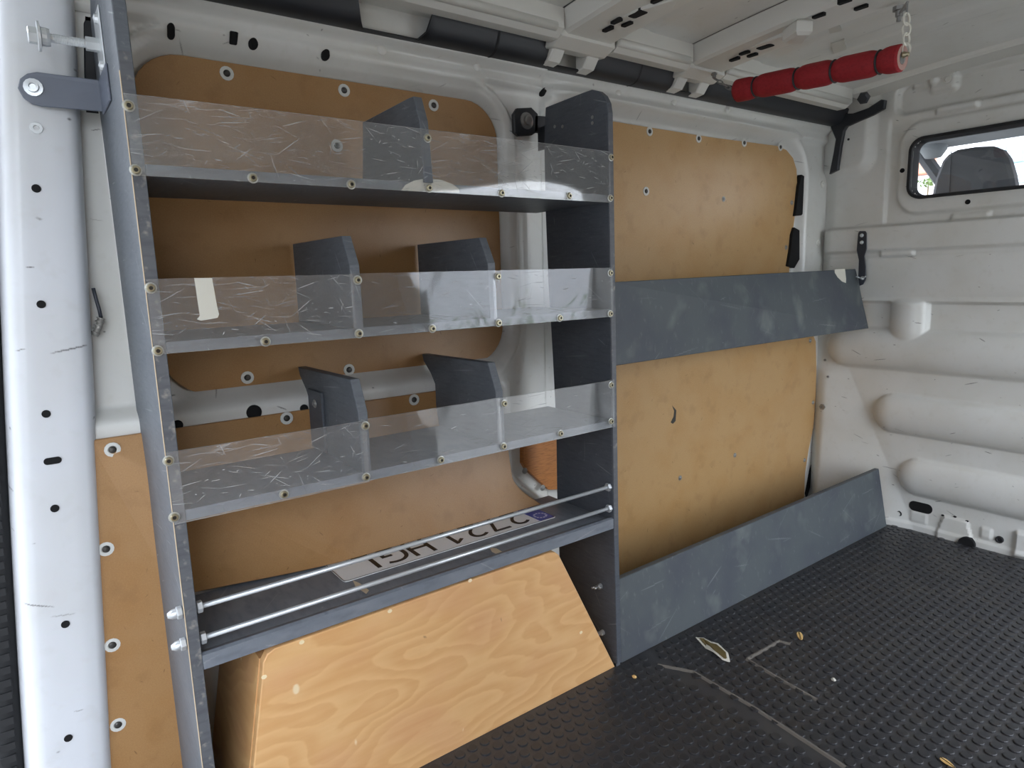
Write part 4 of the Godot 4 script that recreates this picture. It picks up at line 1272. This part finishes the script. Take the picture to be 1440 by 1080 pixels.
func headliner_trim() -> void:
	# long black cover along the top of the left wall, notched at the bows
	var z0 := 0.16; var z1 := -2.245
	var nz := 240
	var top := func(z):
		var t := 1.0
		for c in [[-0.445, -0.58, 0.36, 0.020], [-0.912, -1.035, 0.45, 0.03], [-1.372, -1.478, 0.45, 0.03]]:
			var k: float = smoothstep(c[0] + c[3], c[0] - c[3] * 0.3, z) * smoothstep(c[1] - c[3] * 0.6, c[1] + c[3] * 0.3, z)
			t = minf(t, lerpf(1.0, c[2], k))
		return t
	var rings := 9
	var pos := func(k, z, off):
		var t: float = top.call(z) * k / float(rings - 1)
		var base := Vector2(-0.283, 1.400).lerp(Vector2(-0.212, 1.446), t)
		var out := Vector2(0.545, -0.84)
		var b: Vector2 = base + out * (0.024 * sin(PI * clampf(t, 0, 1)) - off)
		return Vector3(b.x, b.y + 0.010 * (-z / 2.2), z)
	var st := mb(true)
	for i in nz:
		var a := lerpf(z0, z1, float(i) / nz)
		var b := lerpf(z0, z1, float(i + 1) / nz)
		for k in rings - 1:
			quad(st, pos.call(k, a, 0.0), pos.call(k, b, 0.0), pos.call(k + 1, b, 0.0), pos.call(k + 1, a, 0.0), Vector3(0.5, -0.8, 0))
			quad(st, pos.call(k, a, 0.004), pos.call(k, b, 0.004), pos.call(k + 1, b, 0.004), pos.call(k + 1, a, 0.004), Vector3(-0.5, 0.8, 0))
		st.set_smooth_group(-1)
		for k in [0, rings - 1]:
			quad(st, pos.call(k, a, 0.0), pos.call(k, b, 0.0), pos.call(k, b, 0.004), pos.call(k, a, 0.004), Vector3(0, 1 if k else -1, 0))
		st.set_smooth_group(0)
	var o := thing("cable_cover", Vector3(-0.25, 1.40, -1.05), "long black plastic cover running along the top of the left wall", "cover")
	part(o, "cover", st, M.black_plastic)
	# joint band
	for zz in [-0.752, -1.20]:
		st = mb(true)
		for k in rings - 1:
			quad(st, pos.call(k, zz, -0.0012), pos.call(k, zz - 0.006, -0.0012), pos.call(k + 1, zz - 0.006, -0.0012), pos.call(k + 1, zz, -0.0012), Vector3(0.5, -0.8, 0))
		part(o, "joint", st, M.seal_rubber)
	for zz in [-0.33, -0.66, -0.80, -1.10, -1.22]:
		st = mb()
		box(st, Vector3(-0.284, 1.391 - 0.0045 * zz, zz - 0.02), Vector3(-0.279, 1.402 - 0.0045 * zz, zz + 0.02), 0.001)
		part(o, "clip", st, M.black_plastic)
	# corner: leg down the bulkhead post and arm along the header
	st = mb()
	prism(st, [Vector2(-0.3278, 1.4879), Vector2(-0.2968, 1.4982), Vector2(-0.2253, 1.443), Vector2(-0.193, 1.4364), Vector2(-0.1409, 1.4442), Vector2(-0.1005, 1.4627), Vector2(-0.0866, 1.4574), Vector2(-0.0895, 1.4312), Vector2(-0.1254, 1.4183), Vector2(-0.1792, 1.4058), Vector2(-0.2105, 1.3977), Vector2(-0.2198, 1.3853), Vector2(-0.2272, 1.3367), Vector2(-0.2357, 1.2563), Vector2(-0.266, 1.2458), Vector2(-0.2541, 1.3171), Vector2(-0.2488, 1.3619), Vector2(-0.2806, 1.4325)], 2, -2.246, -2.228, 0.003)
	part(o, "corner_leg", st, M.black_plastic)
	st = mb()
	prism(st, [Vector2(0.0062, 1.3842), Vector2(-0.0421, 1.3943), Vector2(-0.024, 1.199), Vector2(0.0252, 1.1991)], 0, -0.300, -0.290, 0.002)
	part(o, "corner_leg", st, M.black_plastic)
	var kb: Vector3 = Vector3(-0.0975, 1.4528, -2.11)
	var k := mb()
	lathe(k, [Vector2(0.019, 0), Vector2(0.019, 0.010), Vector2(0.012, 0.014), Vector2(0, 0.014)], facing(Vector3(0.3, -0.6, 1), kb), 6)
	part(o, "knob", k, M.black_plastic)

func padded_bar() -> void:
	var a: Vector3 = Vector3(-0.0713, 1.3724, -1.4)
	var b: Vector3 = Vector3(0.3318, 1.3472, -1.4)
	var d := (b - a).normalized()
	var l := a.distance_to(b)
	var T := Transform3D(frame_for(d), a)
	var o := thing("padded_bar", (a + b) / 2, "red foam padded bar hanging from the roof on short chains", "bar")
	var ties := [0.15, 0.375, 0.62, 0.865]
	for i in ties.size(): ties[i] *= l
	ties = [0.145 * l, 0.42 * l, 0.64 * l, 0.885 * l]
	var prof := [Vector2(0.0, 0.0), Vector2(0.018, 0.0), Vector2(0.024, 0.001), Vector2(0.0265, 0.005)]
	var n := 90
	for k in range(1, n):
		var y := l * k / n
		var r := 0.0275
		for t in ties: r -= 0.0055 * exp(-pow((y - t) / 0.011, 2.0))
		prof.append(Vector2(r, y))
	prof.append_array([Vector2(0.0265, l - 0.004), Vector2(0.024, l - 0.0005)])
	var st := mb(true)
	lathe(st, prof, T, 28)
	part(o, "foam_sleeve", st, M.red_foam)
	st = mb()
	lathe(st, [Vector2(0.0245, l - 0.0008), Vector2(0.013, l - 0.001), Vector2(0.012, l - 0.004)], T, 24)
	part(o, "foam_end", st, M.foam_core)
	st = mb()
	lathe(st, [Vector2(0.0, l - 0.003), Vector2(0.0125, l - 0.003), Vector2(0.0125, l - 0.0005), Vector2(0.009, l - 0.0003), Vector2(0, l - 0.002)], T, 16)
	part(o, "inner_tube", st, M.dull_steel)
	for t in ties:
		st = mb(true)
		var pts := []
		for k in 24: pts.append(T * Vector3(cos(TAU * k / 24) * 0.0232, t, sin(TAU * k / 24) * 0.0232))
		tube(st, pts, 0.0024, 6, true)
		part(o, "cable_tie", st, M.black_plastic)
	# chain at the wall end: small steel links
	var c0: Vector3 = a + Vector3(-0.006, 0.0, 0)
	var c1: Vector3 = Vector3(-0.1536, 1.4254, -1.415)
	links(o, c0, c1, 5, 0.0085, M.dull_steel, 0.0016)
	var eb := c1 + Vector3(0, 0.0, 0.0)
	st = mb()
	lathe(st, [Vector2(0.008, 0), Vector2(0.008, 0.004), Vector2(0.005, 0.005), Vector2(0.005, 0.012), Vector2(0, 0.012)], facing(Vector3(0.2, -1, 0.2), Vector3(c1.x, c1.y + 0.012, c1.z)), 6)
	part(o, "hanger_bolt", st, M.dull_steel)
	# chain at the free end: long pale links
	var e1: Vector3 = Vector3(0.3371, 1.3527, -1.4)
	var e0: Vector3 = Vector3(0.3335, 1.431, -1.4)
	links(o, e1, e0, 4, 0.0150, M.chain_plastic, 0.0023)
	st = mb()
	var h: Vector3 = Vector3(0.2926, 1.466, -1.4571)
	lathe(st, [Vector2(0.0, -0.004), Vector2(0.014, -0.004), Vector2(0.014, 0.004), Vector2(0.008, 0.005), Vector2(0.008, 0.016), Vector2(0.005, 0.017), Vector2(0.005, 0.026), Vector2(0, 0.027)], facing(Vector3.DOWN, h), 8)
	rod(st, h + Vector3(0, -0.012, 0), Vector3(e0.x, h.y - 0.012, e0.z), 0.003, 8)
	rod(st, Vector3(e0.x, h.y - 0.011, e0.z), e0, 0.0022, 8)
	part(o, "hanger_bolt", st, M.dull_steel)
	st = mb(true)
	lathe(st, [Vector2(0.0, 0), Vector2(0.006, 0.0), Vector2(0.007, 0.004), Vector2(0.0045, 0.009), Vector2(0.0045, 0.013), Vector2(0, 0.014)], facing(d, b + Vector3(0.0, 0.004, 0.004)), 8)
	part(o, "end_screw", st, M.brass_zinc)

func links(o: Node, p: Vector3, q: Vector3, n: int, half: float, m, r: float) -> void:
	var d := (q - p).normalized()
	var f := frame_for(d)
	for k in n:
		var c := p.lerp(q, (k + 0.5) / n)
		var len := p.distance_to(q) / n * 0.62
		var side := (f.x if k % 2 == 0 else f.z.lerp(f.x, 0.45).normalized()) if half < 0.01 else (Vector3(0.8, 0, -0.6) if k % 2 == 0 else Vector3(0.35, 0, -0.94))
		var pts := []
		for i in 16:
			var a := TAU * i / 16
			pts.append(c + d * sin(a) * len + side * cos(a) * half * 0.5)
		var st := mb(true)
		tube(st, pts, r, 6, true)
		part(o, "chain_link", st, m)

func debris() -> void:
	# a curled strip of torn tape: a pale rim round an olive middle
	var c: Vector3 = Vector3(0.095, 0, -1.1235)
	var o := thing("torn_tape", c, "torn strip with pale ragged edges lying on the black rubber floor", "litter")
	var out: Array = [Vector2(0.0443, -1.1223), Vector2(0.0557, -1.1414), Vector2(0.0791, -1.1389), Vector2(0.0961, -1.1444), Vector2(0.1359, -1.1291), Vector2(0.1589, -1.1053), Vector2(0.1437, -1.096), Vector2(0.1115, -1.104), Vector2(0.0842, -1.1098)]
	var st := mb()
	xf = func(p): return Vector3(p.x, p.y + 0.004 * sin(p.x * 90.0) * sin(p.z * 70.0 + 1.0), p.z)
	prism(st, out, 1, 0.0035, 0.0055, 0.0006)
	xf = null
	part(o, "strip", st, M.tape_paper)
	var inn := PackedVector2Array(out)
	if Geometry2D.is_polygon_clockwise(inn): inn.reverse()
	inn = inset(inn, 0.006)
	st = mb()
	xf = func(p): return Vector3(p.x, p.y + 0.004 * sin(p.x * 90.0) * sin(p.z * 70.0 + 1.0), p.z)
	prism(st, inn, 1, 0.005, 0.0062)
	xf = null
	part(o, "backing", st, M.leaf_olive)
	# dry leaf and crumbs
	var k := 0
	for q in [[Vector3(0.2008, 0.002, -1.3344), 0.020, 0.007, 0.9, "narrow dry tan leaf on the rubber floor near the long board"], [Vector3(0.6056, 0.002, -1.1391), 0.014, 0.006, 0.3, "dry orange leaf fragment on the floor near the frame's bottom edge"]]:
		var p: Vector3 = q[0]
		st = mb()
		var pl := PackedVector2Array()
		for i in 12:
			var a := TAU * i / 12
			var u := Vector2(cos(a) * q[1], sin(a) * q[2] * (1.0 - 0.3 * cos(a))).rotated(q[3])
			pl.append(Vector2(p.x, p.z) + u)
		prism(st, pl, 1, 0.0022, 0.0042, 0.0008)
		var leaf := thing("dry_leaf", Vector3(p.x, 0.002, p.z), q[4], "leaf")
		part(leaf, "blade", st, M.leaf_dry)
		st = mb(true)
		var ax := Vector2.RIGHT.rotated(q[3])
		tube(st, [Vector3(p.x - ax.x * q[1], 0.0044, p.z - ax.y * q[1]), Vector3(p.x, 0.005, p.z), Vector3(p.x + ax.x * q[1] * 1.15, 0.0044, p.z + ax.y * q[1] * 1.15)], 0.0007, 5)
		part(leaf, "midrib", st, M.leaf_olive)
		k += 1
	for q in [[Vector3(0.0591, 0.002, -0.8846), 0.0065, "pale wood crumb on the floor by the foot of the forward upright"], [Vector3(0.3461, 0.002, -1.2219), 0.006, "grey crumb on the floor right of the worn rectangle mark"]]:
		st = mb(true)
		var p: Vector3 = q[0]
		lathe(st, [Vector2(0, -0.004), Vector2(0.8 * q[1], -0.002), Vector2(q[1], 0.001), Vector2(0.5 * q[1], 0.004), Vector2(0, 0.0046)], Transform3D(Basis().scaled(Vector3(1, 1, 0.7)), p + Vector3(0, 0.002, 0)), 7)
		tag(part(self, "crumb", st, M.leaf_dry if q[1] > 0.0062 else M.tape_paper), q[2], "crumb")

func tubing() -> void:
	# clear cable clip dangling behind the rear pillar
	var st := mb(true)
	var p: Array = [Vector3(-0.268, 0.9199, 0.0464), Vector3(-0.268, 0.9025, 0.0444), Vector3(-0.268, 0.8825, 0.0416), Vector3(-0.268, 0.8707, 0.0408), Vector3(-0.268, 0.8557, 0.0455), Vector3(-0.268, 0.8421, 0.0531)]
	tube(st, p.slice(0, 4), 0.0028, 8)
	var o := thing("cable_end", p[0], "short dark cable with a clear connector hanging beside the white pillar", "cable")
	part(o, "wire", st, M.black_steel)
	st = mb(true)
	tube(st, p.slice(3, 6), 0.0052, 8)
	for k in 5:
		var a: Vector3 = p[3].lerp(p[5], k / 5.0)
		lathe(st, [Vector2(0, 0), Vector2(0.0066, 0.0), Vector2(0.0066, 0.002), Vector2(0, 0.002)], facing(p[5] - p[3], a), 8)
	part(o, "connector", st, M.washer_grey)

# ------------------------------------------------------------------ cab and outside
func cab() -> void:
	var s := thing("car_seat", Vector3(0.06, 0.4, -2.62), "dark grey cloth seat back seen through the bulkhead window", "seat")
	var pl := PackedVector2Array()
	for q in [Vector2(-0.0743, 1.1039), Vector2(-0.0743, 1.1752), Vector2(-0.0682, 1.225), Vector2(-0.049, 1.2872), Vector2(-0.032, 1.3068), Vector2(-0.0034, 1.3193), Vector2(0.0516, 1.3199), Vector2(0.1051, 1.3134), Vector2(0.1331, 1.2972), Vector2(0.1538, 1.2661), Vector2(0.1723, 1.2102), Vector2(0.185, 1.1507), Vector2(0.1946, 1.0797)]: pl.append(q)
	pl.append(Vector2(0.22, 0.45)); pl.append(Vector2(-0.12, 0.45))
	var st := mb()
	prism(st, pl, 2, -2.66, -2.60, 0.012)
	part(s, "seat_back", st, M.seat_cloth)
	st = mb(true)
	var seam := [Vector3(-0.0186, 1.3168, -2.599), Vector3(-0.0184, 1.2481, -2.599), Vector3(-0.0145, 1.161, -2.599)]
	tube(st, seam, 0.002, 6)
	part(s, "seam", st, M.cab_dark)
	# shell of the cab above the seats
	st = mb()
	prism(st, [Vector2(-2.34, 1.50), Vector2(-2.34, 1.60), Vector2(-3.2, 1.50), Vector2(-3.22, 1.43), Vector2(-3.1, 1.405), Vector2(-2.6, 1.46)], 0, -0.5, 1.5, 0.004)
	var c := struct("trim_2", st, M.cab_grey)
	c.set_meta("label", "grey cab roof lining seen through the bulkhead window")
	st = mb()
	tube(st, [Vector3(-0.3613, 1.4618, -3.1), Vector3(-0.3032, 1.3629, -3.1), Vector3(-0.2444, 1.2776, -3.1), Vector3(-0.1902, 1.2035, -3.1)], 0.028, 8)
	var p := struct("trim_3", st, M.cab_dark)
	p.set_meta("label", "dark sloping windscreen pillar seen through the bulkhead window")
	st = mb(true)
	lathe(st, [Vector2(0, 0), Vector2(0.03, 0.0), Vector2(0.05, 0.03), Vector2(0.055, 0.07), Vector2(0, 0.075)], Transform3D(Basis(), Vector3(-0.2585, 1.3641, -3.05)), 16)
	var h := part(self, "sun_visor_mount", st, M.cab_grey)
	tag(h, "rounded grey fitting under the cab roof beside the windscreen pillar", "fitting")
	# bonnet side of the cab: low walls that only daylight passes over
	st = mb()
	box(st, Vector3(-0.52, -0.2, -3.9), Vector3(-0.44, 0.95, -2.34), 0.01)
	box(st, Vector3(1.46, -0.2, -3.9), Vector3(1.54, 0.95, -2.34), 0.01)
	box(st, Vector3(-0.52, -0.2, -3.98), Vector3(1.54, 0.95, -3.9), 0.01)
	struct("wall_cab", st, M.cab_dark)

func outside() -> void:
	var st := mb()
	box(st, Vector3(-40, -0.75, -40), Vector3(40, -0.55, 40))
	struct("ground", st, M.asphalt)
	st = mb()
	box(st, Vector3(-5, -0.55, 4.4), Vector3(9, 3.2, 4.8), 0.02)  # unseen wall added behind the van to dim the rear pillar
	struct("added_rear_wall", st, M.added_wall_grey)
	# pale building ahead
	var b := thing("building", Vector3(1.0, -0.55, -14), "pale building with a grid of blue-grey windows right of the seat in the bulkhead window", "building")
	st = mb()
	box(st, Vector3(-3.95, 2.14, -16.0), Vector3(6, 3.05, -14.0))
	part(b, "wall", st, M.facade)
	st = mb()
	box(st, Vector3(-3.95, -0.55, -15.9), Vector3(6, 2.14, -13.9), 0.01)
	part(b, "plinth", st, M.terracotta)
	for k in 14:
		for fl in 2:
			var x := -3.85 + k * 0.44
			var y := 2.24 + fl * 0.36
			st = mb()
			box(st, Vector3(x, y, -14.02), Vector3(x + 0.38, y + 0.31, -13.96), 0.008)
			var f := part(b, "window_frame", st, M.facade_glass)
			st = mb()
			for q in [0, 1]: box(st, Vector3(x + 0.02 + q * 0.18, y + 0.025, -13.97), Vector3(x + 0.175 + q * 0.18, y + 0.285, -13.95), 0.004)
			part(f, "pane", st, M.facade_pane)
	# orange and white house to the left
	st = mb()
	box(st, Vector3(-10, -0.55, -14.3), Vector3(-4.70, 2.60, -14), 0.02)
	var h := thing("house", Vector3(-7, -0.55, -15), "white house with an orange upper storey left of the seat in the bulkhead window", "building")
	part(h, "wall", st, M.facade)
	st = mb()
	box(st, Vector3(-10.1, 2.60, -14.3), Vector3(-4.68, 5.2, -13.9), 0.02)
	part(h, "upper_storey", st, M.terracotta)
	rng.seed = 23
	var sh := thing("shrub", Vector3(-2.30, -0.55, -8.0), "small green shrub top at the lower left corner of the bulkhead window", "shrub")
	leaves(sh, Vector3(-2.27, 1.80, -8.0), Vector3(0.12, 0.07, 0.10), 80, 0.05, 0.008)
	# hedge, verge and pale wall on the side-door side, mirrored in the guards
	var hg := thing("hedge", Vector3(6.5, -0.55, -5.0), "green hedge outside the side door, mirrored in the lower acrylic guard", "hedge")
	leaves(hg, Vector3(6.5, -0.05, -5.0), Vector3(0.6, 0.55, 5.0), 1500, 0.12)
	st = mb()
	box(st, Vector3(11.4, -0.55, -14), Vector3(11.8, 1.3, 4), 0.02)
	var gw := thing("garden_wall", Vector3(11.6, -0.55, -4), "cream rendered wall beyond the side door, mirrored in the middle guard", "wall")
	part(gw, "wall", st, M.facade)

func leaves(parent: Node, c: Vector3, r: Vector3, n: int, size: float, stem := 0.04) -> void:
	var st := mb()
	for k in n:
		var u := Vector3(rng.randfn(0, 0.45), rng.randfn(0, 0.45), rng.randf_range(-1, 1) if r.z > 2 else rng.randfn(0, 0.45))
		u = u.clamp(-Vector3.ONE, Vector3.ONE)
		var p := c + u * r
		var b := Basis.from_euler(Vector3(rng.randf() * TAU, rng.randf() * TAU, rng.randf() * TAU)) * size
		tri(st, p - b.x * 0.5, p + b.y * 0.25, p + b.x * 0.5, Vector3.UP)
		tri(st, p - b.x * 0.5, p - b.y * 0.25, p + b.x * 0.5, Vector3.UP)
	var o := part(parent, "foliage", st, M.hedge_leaf)
	o.set_meta("kind", "stuff")
	st = mb(true)
	rod(st, Vector3(c.x, -0.55, c.z), Vector3(c.x, c.y, c.z), stem, 8)
	part(parent, "stem", st, M.leaf_olive)

func _ready() -> void:
	var cam := Camera3D.new()
	cam.name = "camera"
	cam.fov = 60.3456
	cam.near = 0.02
	cam.far = 200
	cam.position = Vector3(1.0224, 0.9201, 0.1456)
	cam.rotation = Vector3(-0.16235, 0.93809, -0.02896)
	add_child(cam)
	cam.current = true
	var we := WorldEnvironment.new()
	we.name = "environment"
	var env := Environment.new()
	var sky := Sky.new()
	var ps := ProceduralSkyMaterial.new()
	ps.sky_top_color = rgb8(232, 240, 255)
	ps.sky_horizon_color = rgb8(216, 222, 228)
	ps.sky_curve = 0.2
	ps.ground_bottom_color = rgb8(120, 120, 118)
	ps.ground_horizon_color = rgb8(170, 172, 172)
	ps.sky_energy_multiplier = 1.35
	sky.sky_material = ps
	env.background_mode = Environment.BG_SKY
	env.sky = sky
	env.background_energy_multiplier = 1.0
	env.ambient_light_source = Environment.AMBIENT_SOURCE_SKY
	env.tonemap_mode = Environment.TONE_MAPPER_LINEAR
	env.tonemap_exposure = 4.4
	env.sdfgi_enabled = true
	env.ssao_enabled = true
	env.ssil_enabled = true
	we.environment = env
	add_child(we)

	make_materials()
	make_fittings()
	floor_mat()
	wall_left()
	wall_front()
	ceiling()
	wall_right()
	rear_pillar()
	panels()
	shelving()
	wheel_box()
	boards()
	number_plate()
	headliner_trim()
	padded_bar()
	cab()
	outside()
	tubing()
	debris()
